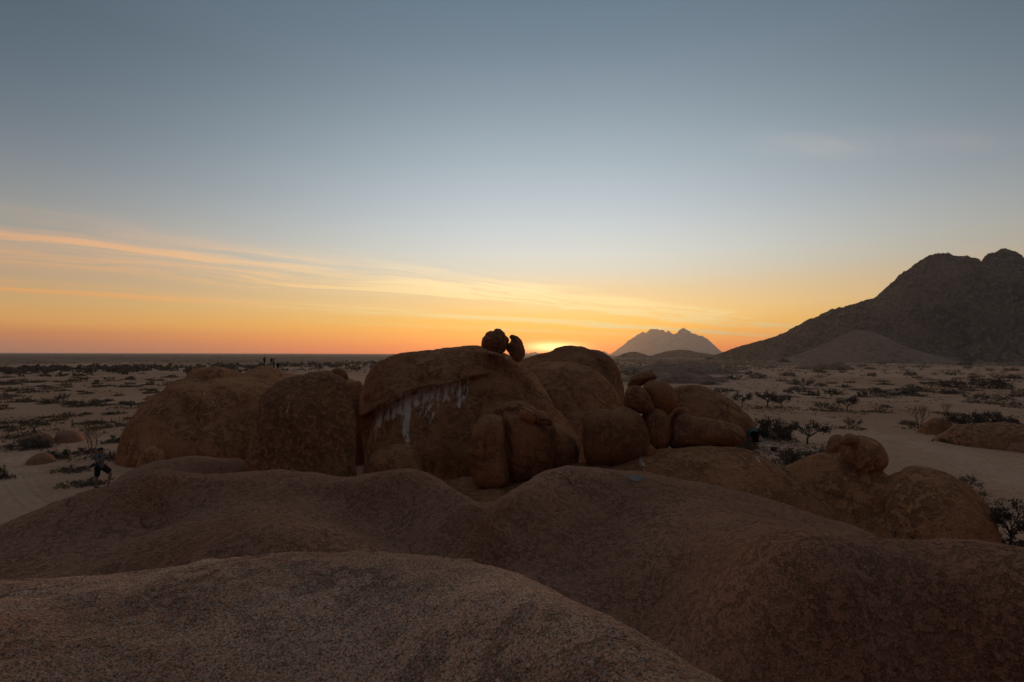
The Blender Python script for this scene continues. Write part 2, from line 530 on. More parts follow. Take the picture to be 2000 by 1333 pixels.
# the far plain carries ever more low scrub
ln = t.vmath('LENGTH', co)
scr = t.math('ADD', t.noise(co, 0.004, 6, 0.62), t.math('MULTIPLY', t.sstep(ln, 260.0, 1500.0), 0.30))
c = t.mix(t.math('MULTIPLY', t.sstep(scr, 0.56, 0.74), 0.80), c, (0.170, 0.105, 0.066, 1))
tuft = t.noise(co, 0.55, 7, 0.75)
c = t.mix(t.math('MULTIPLY', t.sstep(tuft, 0.60, 0.70), 0.55), c, (0.22, 0.145, 0.09, 1))
t.put(b.inputs['Base Color'], c)
b.inputs['Roughness'].default_value = 1.0; b.inputs['Specular IOR Level'].default_value = 0.02
bp = t.add('ShaderNodeBump'); bp.inputs['Strength'].default_value = 0.7; bp.inputs['Distance'].default_value = 0.12
t.put(bp.inputs['Height'], t.math('ADD', fine, t.math('MULTIPLY', mid, 1.2))); t.put(b.inputs['Normal'], bp.outputs[0])
M['sand'] = m

m, t, b = new_mat('track_sand')
co = t.add('ShaderNodeNewGeometry').outputs['Position']
c, fine, mid = sand_nodes(t, co)
at = t.add('ShaderNodeAttribute', attribute_name='wear')
wv = t.math('ADD', at.outputs['Fac'], t.math('MULTIPLY', t.math('SUBTRACT', t.noise(co, 0.8, 5, 0.7), 0.5), 0.9))
c = t.mix(t.math('MULTIPLY', t.sstep(wv, 0.25, 0.95), 0.75), c, (0.66, 0.385, 0.245, 1))
t.put(b.inputs['Base Color'], c)
b.inputs['Roughness'].default_value = 1.0; b.inputs['Specular IOR Level'].default_value = 0.02
bp = t.add('ShaderNodeBump'); bp.inputs['Strength'].default_value = 0.6; bp.inputs['Distance'].default_value = 0.08
t.put(bp.inputs['Height'], fine); t.put(b.inputs['Normal'], bp.outputs[0])
M['track'] = m

M['twig'] = plain('twig_bark', (0.085, 0.060, 0.045), 0.9)
M['pale_twig'] = plain('dry_twig', (0.20, 0.135, 0.09), 0.9)
M['leaf'] = plain('thorn_leaf', (0.098, 0.064, 0.042), 0.8, 0.4, 0.9)
M['green_leaf'] = plain('green_leaf', (0.050, 0.066, 0.034), 0.75, 0.35, 0.9)
M['dry_leaf'] = plain('dry_leaf', (0.150, 0.108, 0.066), 0.85, 0.4, 0.9)
M['grass'] = plain('dry_grass', (0.20, 0.118, 0.055), 0.9, 0.35, 0.4)
M['post'] = plain('fence_wood', (0.10, 0.075, 0.058), 0.9)
M['wire'] = plain('fence_wire', (0.18, 0.17, 0.16), 0.6)
M['skin'] = plain('skin', (0.32, 0.165, 0.105), 0.6, 0.1)
M['hair'] = plain('hair', (0.025, 0.018, 0.014), 0.7, 0.2, 40)
M['shirt'] = plain('grey_shirt', (0.12, 0.125, 0.12), 0.9, 0.15, 12)
M['black'] = plain('black_cloth', (0.018, 0.018, 0.022), 0.9, 0.3, 12)
M['red'] = plain('red_cloth', (0.22, 0.025, 0.03), 0.9, 0.2, 12)
M['purple'] = plain('purple_cloth', (0.085, 0.05, 0.12), 0.9, 0.2, 12)
M['white'] = plain('white_cloth', (0.62, 0.60, 0.62), 0.9, 0.1, 12)
M['mauve'] = plain('mauve_cloth', (0.36, 0.29, 0.36), 0.9, 0.1, 12)
M['khaki'] = plain('khaki_cloth', (0.30, 0.235, 0.18), 0.9, 0.15, 12)
M['denim'] = plain('dark_denim', (0.030, 0.033, 0.048), 0.9, 0.2, 12)
M['canvas'] = plain('green_canvas', (0.030, 0.082, 0.072), 0.75, 0.25, 3)
M['metal'] = plain('pale_metal', (0.52, 0.50, 0.48), 0.45, 0.1, 9)
M['tabletop'] = plain('white_board', (0.72, 0.71, 0.66), 0.6, 0.08, 5)
M['crate'] = plain('brown_crate', (0.13, 0.065, 0.05), 0.8, 0.25, 8)
M['dark'] = plain('dark_plastic', (0.02, 0.02, 0.022), 0.5, 0.2, 20)
m, t, b = new_mat('rain_water')
b.inputs['Base Color'].default_value = (0.21, 0.145, 0.11, 1); b.inputs['Roughness'].default_value = 0.6
b.inputs['Specular IOR Level'].default_value = 0.03
M['water'] = m

# ------------------------------------------------------------------ ground
def gh(p):
    """height of the sandy plain at points (N,2+)"""
    p = np.atleast_2d(np.asarray(p, float))
    r = np.hypot(p[:, 0], p[:, 1])
    q = np.c_[p[:, :2], np.zeros(len(p))]
    near = np.clip((900 - r) / 600, 0, 1)
    return near * (0.22 * fbm(q, 0.035, 3, seed=1) + 0.05 * fbm(q, 0.22, 2, seed=2)) * np.clip(r / 30, 0, 1)


rad = np.concatenate([[0.0], np.linspace(8, 40, 6), 40 * (12000 / 40) ** np.linspace(0.012, 1, 170)])
NA = 360
ang = np.linspace(0, 2 * np.pi, NA, endpoint=False)
RR, AA = np.meshgrid(rad, ang, indexing='ij')
GV = np.stack([RR.ravel() * np.cos(AA.ravel()), RR.ravel() * np.sin(AA.ravel()), np.zeros(RR.size)], 1)
GV[:, 2] = gh(GV)
ii, jj = np.meshgrid(np.arange(len(rad) - 1), np.arange(NA), indexing='ij')
a0 = ii * NA + jj; a1 = ii * NA + (jj + 1) % NA
GF = np.stack([a0.ravel(), (a0 + NA).ravel(), (a1 + NA).ravel(), a1.ravel()], 1)
obj('ground', new_mesh('ground', GV, GF, [M['sand']]), kind='structure', label='sandy desert plain with dry tufts reaching the horizon')


def track(name, ctr, width, label, ruts=(-0.9, 0.9)):
    c = curve(np.array(ctr, float), False, 14)
    tn = np.gradient(c, axis=0); tn /= np.linalg.norm(tn, axis=1)[:, None]
    nr = np.stack([-tn[:, 1], tn[:, 0]], 1)
    off = np.linspace(-width / 2, width / 2, 29)
    V = (c[:, None, :] + nr[:, None, :] * off[None, :, None]).reshape(-1, 2)
    wob = fbm(np.c_[V, np.zeros(len(V))], 0.25, 3, seed=6)
    O = np.tile(off, len(c))
    wear = np.clip(1.15 - np.abs(O) / (width / 2) * 1.25 + 0.25 * wob, 0, 1) * 0.6
    for r in ruts:
        wear += 0.5 * np.exp(-((O - r + 0.3 * wob) / 0.28) ** 2)
    edge = np.abs(O) > width / 2 - 1e-6
    z = gh(V) + 0.03 + 0.02 * wob - 0.05 * sum(np.exp(-((O - r) / 0.3) ** 2) for r in ruts)
    z[edge] -= 0.12
    wear[edge] = 0
    n, k = len(c), len(off)
    i, j = np.meshgrid(np.arange(n - 1), np.arange(k - 1), indexing='ij')
    a = (i * k + j).ravel()
    me = new_mesh(name, np.c_[V, z], np.stack([a, a + 1, a + k + 1, a + k], 1), [M['track']])
    add_attr(me, 'wear', wear)
    return obj(name, me, kind='structure', label=label)


G2 = lambda pts: [gnd(*p)[:2] for p in pts]
track('dirt_track', G2([(1430, 770), (1500, 777), (1545, 788), (1600, 815), (1660, 838), (1740, 858), (1830, 880), (1930, 912), (2060, 968)]),
      13.0, 'pale wheel-worn track curving past the nose-shaped rock', ruts=(-3.6, -2.0, 0.6, 2.2, 4.0))
track('dirt_track', G2([(300, 846), (225, 854), (150, 864), (85, 876), (40, 893), (22, 915), (30, 948), (65, 985), (120, 1015)]),
      9.0, 'pale sandy track bending round the small boulders', ruts=(-2.4, -0.8, 1.0, 2.6))
track('dirt_track', G2([(-120, 905), (-40, 893), (40, 884), (85, 876)]),
      7.0, 'short pale sandy spur joining the bending track', ruts=(-1.0, 0.8))


# ------------------------------------------------------------------ height-field rocks from control points
def tps_fit(pts, lam=0.01):
    pts = np.asarray(pts, float); n = len(pts)
    r2 = ((pts[:, None, :2] - pts[None, :, :2]) ** 2).sum(-1)
    K = 0.5 * r2 * np.log(r2 + 1e-9) + lam * np.eye(n)
    Pm = np.c_[np.ones(n), pts[:, :2]]
    A = np.block([[K, Pm], [Pm.T, np.zeros((3, 3))]])
    return pts[:, :2], np.linalg.solve(A, np.r_[pts[:, 2], 0, 0, 0])


def tps(fit, q):
    c, wt = fit; out = np.zeros(len(q))
    for k in range(len(c)):
        r2 = ((q - c[k]) ** 2).sum(1); out += wt[k] * 0.5 * r2 * np.log(r2 + 1e-9)
    return out + wt[-3] + q @ wt[-2:]


def crest(pts, ks, deltas):
    """control points so that the surface turns away from the eye exactly at each crest pixel"""
    out = []
    for x, y, Y in pts:
        s, t = st(x, y)
        for d in deltas:
            out.append((s * (Y + d), Y + d, CAMZ - t * Y - t * d - ks * d * d))
    return out


def grid_rock(name, fit, x0, x1, y0, y1, cell, disp, mat, label, cat):
    xs = np.arange(x0, x1 + cell, cell); ys = np.arange(y0, y1 + cell, cell)
    gx, gy = np.meshgrid(xs, ys, indexing='ij')
    q = np.c_[gx.ravel(), gy.ravel()]
    z = tps(fit, q)
    V = np.c_[q, z]
    V[:, 2] += disp(V)
    nx, ny = gx.shape
    i, j = np.meshgrid(np.arange(nx - 1), np.arange(ny - 1), indexing='ij')
    a = (i * ny + j).ravel()
    F = np.stack([a, a + ny, a + ny + 1, a + 1], 1)
    keep = V[:, 2][F].max(1) > -1.5
    F = F[keep]
    used = np.unique(F); mp = -np.ones(len(V), int); mp[used] = np.arange(len(used))
    V = V[used]; F = mp[F]
    base = np.array((V[:, 0].mean(), V[:, 1].mean(), 0.0))
    return obj(name, new_mesh(name, V - base, F, [mat]), loc=base, label=label, cat=cat)


# nearest dome, the one the photographer stands on
NEAR = [(-700, 1165, 3.2), (-350, 1150, 3.4), (0, 1135, 3.6), (150, 1132, 3.7), (300, 1117, 3.8), (430, 1093, 3.9), (560, 1080, 4.0), (700, 1078, 4.0),
        (820, 1085, 3.9), (900, 1098, 3.7), (1000, 1126, 3.4), (1100, 1166, 3.1), (1200, 1216, 2.8), (1300, 1280, 2.5), (1390, 1333, 2.3), (1480, 1400, 2.1)]
cp = crest(NEAR, 0.26, (-0.9, 0, 0.8, 1.7))
cp += crest(NEAR[::2], 0.26, (-1.7,))
cp += [(0, 0, 11.1), (-2.5, 0, 10.8), (1.6, 0.2, 11.1), (0, -2.5, 9.4), (-3, -2.5, 9.2), (2.5, -2, 9.6), (2.5, 1.2, 11.8),
       (3.3, 0.5, 10.8), (3.2, 3, 9.4), (2.2, 5, 8.6), (0, 7, 7.4), (-3, 7.5, 7.4), (-6, 7.2, 7.4), (-7.5, 4, 10.3), (-8, 0, 10.6), (4.2, 1.5, 8.6)]
near_fit = tps_fit(cp, 0.003)
dome = grid_rock('granite_dome', near_fit, -9, 4.6, -3, 8.0, 0.045,
          lambda V: 0.035 * fbm(V, 1.1, 4, seed=3) + 0.014 * fbm(V, 6.5, 3, 0.6, seed=4) + 0.008 * ridged(V, 14, 2, seed=5),
          M['near'], 'coarse grained pale brown granite dome underfoot with speckled crystals', 'rock')

# whaleback ridges beyond it
RL = [(-400, 1120, 18), (-180, 1085, 20), (0, 1030, 21), (100, 985, 22), (220, 945, 22.5), (300, 931, 23), (420, 927, 24), (520, 918, 25), (620, 925, 25),
      (690, 932, 24.5), (770, 918, 25), (830, 922, 25), (872, 941, 24), (910, 966, 22)]
RR_ = [(1000, 958, 21.5), (1050, 926, 23), (1090, 913, 24), (1135, 911, 24.5), (1200, 917, 25), (1300, 930, 24.5), (1400, 950, 23.5), (1500, 975, 22.5),
       (1600, 1005, 21.5), (1700, 1040, 20.5)]
R2_ = [(1500, 1037, 13.5), (1580, 1036, 13), (1650, 1042, 12.5), (1730, 1049, 12.5), (1780, 1052, 12.3), (1850, 1048, 12.2), (1920, 1053, 11.8),
       (2000, 1069, 11.3), (2150, 1110, 10.8), (2350, 1170, 10.2)]
cp = crest(RL, 0.11, (-1.8, 0, 2.0)) + crest(RR_, 0.11, (-1.8, 0, 2.0)) + crest(R2_, 0.13, (0, 1.0))
cp += crest([(945, 991, 20.5)], 0.03, (-2.5, 0, 2))
PQ = lambda x, y, Y: tuple(px(x, y, Y))
cp += [PQ(945, 1002, 23), PQ(945, 1020, 26), PQ(900, 985, 26), PQ(1000, 990, 25.5), PQ(945, 1060, 29)]
PQ = lambda x, y, Y: tuple(px(x, y, Y))
cp += [PQ(*q) for q in ((560, 985, 20.8), (560, 1012, 18.6), (560, 1030, 16.2), (440, 1042, 16.4), (420, 1000, 20.2), (700, 1050, 17.6), (690, 1000, 21.6), (780, 1000, 21.8),
       (780, 1062, 19.6), (880, 1000, 21.0), (900, 1082, 18.2), (960, 1050, 18.8), (968, 1100, 17.2), (560, 1082, 15.3), (300, 985, 21.0), (300, 1040, 18.4), (300, 1110, 15.6),
       (100, 1060, 18.6), (80, 1120, 16.2), (-200, 1130, 15.5), (1000, 1150, 15.8), (1130, 965, 21.8), (1130, 1020, 20.0), (1130, 1085, 18.2), (1240, 1060, 18.0), (1150, 1185, 15.6),
       (1300, 1275, 13.2), (1300, 1100, 16.2), (1300, 1180, 14.8), (1400, 1042, 16.2), (1420, 1090, 14.4), (1500, 1090, 12.3), (1500, 1200, 11.4), (1500, 1330, 10.9),
       (1650, 1090, 11.4), (1650, 1180, 10.8), (1650, 1330, 10.45), (1850, 1095, 11.2), (1850, 1180, 10.6), (1850, 1330, 10.25), (2050, 1130, 10.1), (2050, 1200, 9.7), (2050, 1330, 9.4), (2350, 1350, 8.9))]
cp += [(x, 33.0, 1.0) for x in (-24, -16, -8, 0, 8, 14)] + [(x, 37.0, -3.0) for x in (-26, -15, -5, 5, 15)]
cp += [(-34, 22, 0.5), (-33, 30, -2), (-28, 12, 6.5), (-20, 8, 7.6), (-12, 8, 7.6), (-6, 9, 7.4), (0, 9, 6.8), (4, 7, 6.4), (6, 3, 6.8), (7, 8.5, 6.2), (10, 8, 6.2), (10, 4, 6.5), (14, 5, 6.8),
       (19, 15, 6.0), (18, 20, 3.5), (22, 12, 5.5), (26, 16, 0.5), (22, 24, 0.0), (18, 28, 0.5), (30, 12, -2), (25, 6, 4)]
whale_fit = tps_fit(cp, 0.02)


def whale_disp(V):
    s = 0.10 * fbm(V, 0.30, 3, seed=8) + 0.035 * fbm(V * (1, 1, 0.4), 1.3, 4, 0.5, seed=9)
    e = fbm(V, 0.9, 4, 0.6, seed=10)
    return s - 0.025 * np.clip(e * 3, 0, 1)


whale = grid_rock('granite_whaleback', whale_fit, -34, 27, 4.0, 37, 0.12, whale_disp, M['slab'],
                  'broad brown granite whaleback with two humps and a saddle', 'rock')


def on_whale(x, y):
    q = np.array([[x, y]]); z = tps(whale_fit, q)
    V = np.c_[q, z]
    return float(z[0] + whale_disp(V)[0])


# shallow rain pool on the right hump
pc = px(1241, 926, 23.2)
a = np.linspace(0, 2 * np.pi, 28, endpoint=False)
rr = 1 + 0.22 * np.sin(2 * a + 1) + 0.12 * np.sin(3 * a)
PV = np.c_[0.34 * rr * np.cos(a), 0.42 * rr * np.sin(a), np.zeros(28)]
PV = np.vstack([[0, 0, 0], PV, PV * 1.12])
pz = on_whale(pc[0], pc[1])
PV[:, 2] = [on_whale(pc[0] + v[0], pc[1] + v[1]) - pz + 0.03 for v in PV]; PV[29:, 2] -= 0.08
PF = [(0, 1 + k, 1 + (k + 1) % 28, 1 + (k + 1) % 28) for k in range(28)]
pm_ = bpy.data.meshes.new('rain_pool')
pm_.from_pydata(PV.tolist(), [], [(0, 1 + k, 1 + (k + 1) % 28) for k in range(28)] + [(1 + k, 29 + k, 29 + (k + 1) % 28, 1 + (k + 1) % 28) for k in range(28)])
pm_.materials.append(M['water'])
obj('rain_pool', pm_, loc=(pc[0], pc[1], pz), kind='structure', label='shallow pale rain pool in a hollow of the whaleback')


# ------------------------------------------------------------------ boulders and domes
def pillow(poly, X3, lean, Yc, T, p, gx, gz, sk=0.0):
    h = inflate(poly, gx, gz)
    yc = Yc + lean * gz + sk * (gx - poly[:, 0].mean())
    F = (np.abs(X3 - yc[:, None, :]) / T) ** (1.0 / p) - h[:, None, :]
    return F


def rock(name, label, parts, cell=None, k=0.3, disp=(0.10, 0.35, 4), grooves=(), stains=(), mat='rock', cat='boulder', group=None, seed=1.0, pebble=0.0, ledge=None):
    """parts: dicts with outline in photo pixels (o), depth Y, half thickness T, lean, profile p, open (stands on the ground)"""
    # the rock's broad side is turned towards the viewpoint: local axes u (across), v (away), z (up)
    th = math.atan(np.mean([st(x, y)[0] for q in parts for x, y in q['o']]))
    ct, sn_ = math.cos(th), math.sin(th)

    def loc(x, y, q):
        s, t = st(x, y); a, b = s * ct - sn_, s * sn_ + ct
        D0, ln = q['Y'] / ct, q.get('lean', 0.0)
        z = (CAMZ - t * D0 / b) / (1 + ln * t / b)
        return np.array(((D0 + ln * z) / b * a, z))

    polys = []
    for q in parts:
        c = curve([loc(x, y, q) for x, y in q['o']], not q.get('open', False), 5)
        if q.get('open', False):
            zb = -1.5 - 0.75 * (c[:, 1].max() - min(c[0, 1], c[-1, 1]))
            c = np.vstack([c, [(c[-1, 0] - 0.1, zb), (c[0, 0] + 0.1, zb)]])
        polys.append(c)
    p0 = dict(parts[0], Y=parts[0]['Y'] - 0.7 * parts[0]['T'])   # plane of the near face, for marks on it
    parts = [dict(q, Y=q['Y'] / ct) for q in parts]
    Ym = np.mean([q['Y'] for q in parts])
    if cell is None: cell = max(0.07, Ym * 0.0027)
    allp = np.vstack(polys)
    lo, hi = allp.min(0) - 3 * cell, allp.max(0) + 3 * cell
    lo[1] = max(lo[1], -1.6)
    y0 = min(q['Y'] + min(q.get('lean', 0) * lo[1], q.get('lean', 0) * hi[1]) - q['T'] * 1.08 for q in parts) - 3 * cell
    y1 = max(q['Y'] + max(q.get('lean', 0) * lo[1], q.get('lean', 0) * hi[1]) + q['T'] * 1.08 for q in parts) + 3 * cell
    xs = np.arange(lo[0], hi[0], cell); zs = np.arange(lo[1], hi[1], cell); ys = np.arange(y0, y1, cell)
    gx, gz = np.meshgrid(xs, zs, indexing='ij')
    Y3 = ys[None, :, None]
    F = None
    for q, poly in zip(parts, polys):
        f = pillow(poly, Y3, q.get('lean', 0.0), q['Y'], q['T'], q.get('p', 0.45), gx, gz, q.get('sk', 0.0)).astype(np.float32)
        g = np.gradient(f, cell)
        f = f / (np.sqrt(g[0] ** 2 + g[1] ** 2 + g[2] ** 2) + 0.02)
        F = f if F is None else smin(F, f, k)
    for pts, wd, dp in grooves:
        c = curve([loc(x, y, p0) for x, y in pts], False, 6)
        d, _ = seg_dist(gx, gz, c, False)
        F = F + (dp * np.exp(-(d / wd) ** 2)).astype(np.float32)[:, None, :]
    if ledge:                                                 # undercut below a line on the near face: sharp step, dying out downwards
        c = curve([loc(x, y, p0) for x, y in ledge[0]], False, 8)
        zl = np.interp(gx, c[:, 0], c[:, 1], left=c[0, 1], right=c[-1, 1])
        drop = zl - gz + 0.10 * np.sin(gx * 0.8)
        fade = np.clip((c[-1, 0] - gx) / 5.0, 0, 1) ** 0.7
        dl = ledge[1] * fade * np.clip(drop / (1.2 * cell), 0, 1) * np.clip(1 - drop / ledge[2], 0, 1)
        front = np.clip((parts[0]['Y'] - ys) / 1.0, 0, 1)
        F = F + (dl[:, None, :] * front[None, :, None]).astype(np.float32)
    V, Q = surface_nets(F, (xs[0], ys[0], zs[0]), cell)
    N = normals(V, Q)
    amp, sc, oc = disp
    dd = amp * fbm(V, sc, oc, 0.5, seed=seed) + 0.25 * amp * fbm(V * (1, 1, 0.6), sc * 5, 3, 0.6, seed=seed + 3)
    if pebble: dd += pebble * np.minimum(ridged(V, sc * 3, 3, 0.55, seed=seed + 7) - 1.2, 0.3)
    V = V + N * dd[:, None]
    W = np.c_[V[:, 0] * ct + V[:, 1] * sn_, -V[:, 0] * sn_ + V[:, 1] * ct, V[:, 2]]
    base = np.array((W[:, 0].mean(), W[:, 1].mean(), max(W[:, 2].min(), 0.0)))
    me = new_mesh(name, W - base, Q, [M[mat]])
    if stains:
        val = np.zeros(len(V))
        for kind, pts, size, amt in stains:
            c = curve([loc(x, y, p0) for x, y in pts], False, 6)
            if kind == 'drip':
                o = np.argsort(c[:, 0]); zl = np.interp(V[:, 0], c[o, 0], c[o, 1], left=-99, right=-99)
                drop = zl - V[:, 2]
                ln = size * (0.55 + 0.9 * np.clip(fbm(np.c_[V[:, 0], 0 * V[:, 0], 0 * V[:, 0]], 0.55, 2, seed=seed + 4) + 0.35, 0, 1))
                v = amt * np.clip(1 - drop / ln, 0, 1) * (drop > -0.15) * (V[:, 1] < parts[0]['Y'])
                ends = np.clip((V[:, 0] - c[:, 0].min()) / 0.8, 0, 1) * np.clip((c[:, 0].max() - V[:, 0]) / 0.8, 0, 1)
                v = v * ends
            else:
                d, _ = seg_dist(V[:, 0], V[:, 2], c, False)
                v = amt * np.exp(-(d / size) ** 2) * (V[:, 1] < parts[0]['Y'] + 1)
            val = np.maximum(val, v)
        add_attr(me, 'stain', val)
    return obj(name, me, loc=base, label=label, cat=cat, group=group)


ROCKS = []
def R(*a, **k):
    ROCKS.append(rock(*a, **k)); return ROCKS[-1]


left_dome = R('granite_dome', 'large rounded brown dome with a low knob and a bulging left flank', [
    dict(o=[(206, 960), (214, 925), (222, 900), (234, 868), (252, 825), (275, 792), (300, 768), (330, 750), (352, 743), (372, 739), (420, 735), (470, 737), (510, 741), (545, 754), (572, 784), (590, 840), (598, 930)], Y=78, T=11, lean=0.22, open=True),
    dict(o=[(366, 745), (368, 729), (385, 720), (405, 717), (432, 717), (455, 724), (478, 733), (495, 745), (470, 760), (420, 768), (385, 762)], Y=81, T=4.5, lean=0.1)],
    k=0.8, disp=(0.30, 0.16, 4), cat='rock', seed=2,
    grooves=[([(300, 772), (345, 790), (372, 830), (380, 900)], 1.1, 0.5), ([(400, 745), (430, 790), (450, 850), (455, 900)], 1.3, 0.35)],
    stains=[('blob', [(326, 765), (332, 762)], 0.35, 0.5), ('blob', [(398, 770), (414, 780), (412, 786)], 0.4, 0.55)])
rear_dome = R('granite_dome', 'brown dome top behind the knobbed dome where people stand', [
    dict(o=[(400, 800), (430, 752), (455, 737), (480, 727), (500, 718), (516, 714.5), (533, 717), (545, 723), (565, 730), (590, 733), (630, 730), (660, 733), (700, 748), (720, 790)], Y=94, T=13, lean=0.1, open=True)],
    disp=(0.12, 0.12, 4), cat='rock', seed=3)
R('granite_block', 'tall egg-shaped mottled brown block between the two big domes', [
    dict(o=[(478, 935), (481, 900), (486, 868), (497, 822), (507, 785), (525, 760), (550, 743), (580, 733), (612, 728), (642, 727), (664, 734), (680, 752), (687, 785), (690, 830), (693, 890), (696, 935)], Y=51, T=4.8, lean=0.12, p=0.40, open=True)],
    disp=(0.22, 0.28, 4), seed=4, pebble=0.10, mat='mottled', grooves=[([(498, 850), (520, 880), (515, 925)], 0.8, 0.25)],
    stains=[('blob', [(588, 738), (574, 760), (568, 785), (562, 805)], 0.42, 0.55), ('blob', [(676, 775), (680, 785)], 0.35, 0.6), ('blob', [(692, 830), (697, 880)], 0.3, 0.45)])
R('small_boulder', 'small oval boulder perched on the shoulder of the egg-shaped block', [
    dict(o=[(643, 730), (650, 722), (663, 719), (674, 724), (680, 734), (679, 743), (668, 741), (654, 736)], Y=62, T=1.2)], disp=(0.05, 0.8, 3), seed=5)
R('small_boulder', 'low rounded boulder seen in the gap behind the egg-shaped block', [
    dict(o=[(600, 900), (655, 790), (678, 751), (694, 746), (708, 752), (740, 830)], Y=72, T=4, open=True)], disp=(0.1, 0.4, 3), seed=6)
main_dome = R('granite_dome', 'largest central dome with overhanging cap slab and white streaks below it', [
    dict(o=[(711, 940), (709, 880), (706, 830), (705, 785), (709, 756), (720, 731), (738, 708), (775, 693), (830, 685), (880, 679), (925, 675), (962, 682), (998, 697), (1022, 709), (1042, 725), (1062, 750), (1084, 786), (1108, 818), (1130, 852), (1142, 890), (1146, 940)], Y=67.5, T=9.5, lean=0.16, p=0.40, open=True)],
    ledge=([(690, 824), (708, 814), (722, 805), (745, 791), (780, 773), (830, 757), (890, 742), (930, 735), (962, 729)], 1.7, 7.5), disp=(0.20, 0.22, 4), cat='rock', seed=7, pebble=0.06,
    grooves=[([(795, 705), (812, 722), (815, 745), (850, 742)], 0.5, 0.35), ([(738, 712), (722, 740), (712, 790)], 0.5, 0.4), ([(1035, 718), (1075, 762), (1100, 800)], 0.7, 0.35)],
    stains=[('drip', [(712, 815), (728, 806), (755, 790), (785, 773), (832, 758), (892, 743), (925, 738)], 5.5, 1.1)] + [('blob', [(x, y0), (x - 1, (y0 + y1) / 2), (x - 2, y1)], sz * 1.35, 1.35) for x, y0, y1, sz in ((738, 815, 835, .30), (757, 798, 822, .28), (768, 786, 815, .32), (781, 777, 806, .34), (794, 772, 842, .42), (800, 772, 858, .26), (815, 766, 792, .26), (829, 760, 786, .28), (845, 756, 778, .22), (857, 752, 770, .24), (870, 750, 782, .28), (884, 747, 770, .24), (899, 744, 792, .26))] + [('blob', [(736, 822), (740, 830)], 0.5, 0.7),
            ('blob', [(945, 686), (975, 692), (1000, 704)], 0.35, 0.62), ('blob', [(1018, 712), (1030, 722)], 0.4, 0.5)])
R('balanced_boulder', 'round two-lobed boulder balanced on the crest of the central dome', [
    dict(o=[(941, 669), (944, 657), (953, 650), (961, 646), (967, 643), (977, 644), (984, 650), (988, 657), (994, 664), (993, 675), (989, 682), (984, 688), (977, 691), (964, 687), (952, 683), (943, 679)], Y=64.5, T=2.0, p=0.42)],
    cell=0.09, disp=(0.12, 0.8, 3), seed=8, pebble=0.1, grooves=[([(963, 645), (969, 655), (973, 670), (970, 684)], 0.22, 0.22), ([(946, 655), (960, 660), (970, 664)], 0.2, 0.12)],
    stains=[('blob', [(973, 684), (977, 687)], 0.2, 0.6)])
R('balanced_boulder', 'narrow leaning boulder with a notched beak beside the two-lobed boulder', [
    dict(o=[(989, 683), (992, 674), (997, 669), (999, 664), (995, 659), (1000, 654), (1009, 657), (1018, 666), (1023, 677), (1025, 690), (1022, 701), (1015, 708), (1006, 705), (999, 698), (993, 690)], Y=64.5, T=1.35, p=0.42)],
    cell=0.08, disp=(0.08, 0.9, 3), seed=9, pebble=0.06)
R('granite_dome', 'smooth brown dome leaning against the flank of the central dome', [
    dict(o=[(1015, 800), (1030, 740), (1036, 722), (1052, 711), (1075, 707), (1105, 706), (1135, 712), (1165, 725), (1190, 748), (1207, 772), (1216, 800), (1219, 840), (1218, 910)], Y=73, T=8.5, lean=0.30, open=True)],
    disp=(0.18, 0.22, 4), cat='rock', seed=10, grooves=[([(1085, 735), (1110, 765), (1135, 800)], 0.35, 0.22)])
R('granite_dome', 'grooved brown dome rising behind with the setting sun at its shoulder', [
    dict(o=[(1000, 770), (1015, 712), (1035, 699), (1055, 691), (1074, 687), (1086, 680), (1110, 675), (1135, 677), (1150, 682), (1168, 684), (1188, 694), (1203, 712), (1213, 742), (1219, 780), (1222, 840)], Y=89, T=9, lean=0.22, p=0.38, open=True)],
    disp=(0.22, 0.22, 4), cat='rock', seed=11, pebble=0.05,
    grooves=[([(1153, 690), (1166, 704), (1180, 726), (1194, 760), (1204, 800)], 0.45, 0.35)])
R('round_boulder', 'smooth light brown round boulder at the foot of the streaked dome', [
    dict(o=[(706, 950), (710, 922), (720, 896), (742, 878), (772, 868), (796, 869), (814, 884), (823, 904), (826, 950)], Y=50, T=2.7, open=True)],
    disp=(0.05, 0.5, 3), seed=12)
R('standing_stone', 'upright rounded stone with dark streaks at the end of the arched group', [
    dict(o=[(914, 905), (917, 865), (926, 832), (942, 815), (962, 809), (978, 816), (984, 840), (985, 880), (992, 915), (993, 940), (976, 950), (946, 954), (927, 940)], Y=50.5, T=1.9, p=0.36)],
    disp=(0.10, 0.5, 4), seed=13, pebble=0.06, stains=[('blob', [(962, 824), (966, 830)], 0.25, 0.6)])
R('arched_boulder', 'hunched boulder with an arched brow behind the upright stone', [
    dict(o=[(952, 850), (955, 822), (962, 804), (976, 792), (995, 785), (1015, 785), (1040, 793), (1062, 808), (1080, 826), (1086, 850), (1085, 890), (1072, 925), (1050, 942), (1010, 944), (980, 935), (962, 900)], Y=53.5, T=3.0, p=0.36)],
    disp=(0.12, 0.45, 4), seed=14, pebble=0.05, grooves=[([(972, 812), (984, 828), (990, 860), (994, 930)], 0.35, 0.45), ([(972, 812), (1000, 806), (1040, 815), (1070, 830)], 0.3, 0.28)])
R('arched_boulder', 'smooth bulging boulder leaning on the hunched boulder', [
    dict(o=[(1058, 860), (1072, 832), (1086, 827), (1106, 838), (1124, 856), (1132, 878), (1127, 902), (1106, 918), (1075, 924), (1060, 900)], Y=55, T=2.6, p=0.42)],
    disp=(0.06, 0.5, 3), seed=15)
R('small_boulder', 'small egg-like boulder at the end of the arched brow', [
    dict(o=[(1047, 815), (1052, 804), (1062, 803), (1073, 812), (1080, 825), (1075, 833), (1060, 830), (1050, 826)], Y=50.9, T=0.75)], disp=(0.02, 1.2, 3), seed=16)
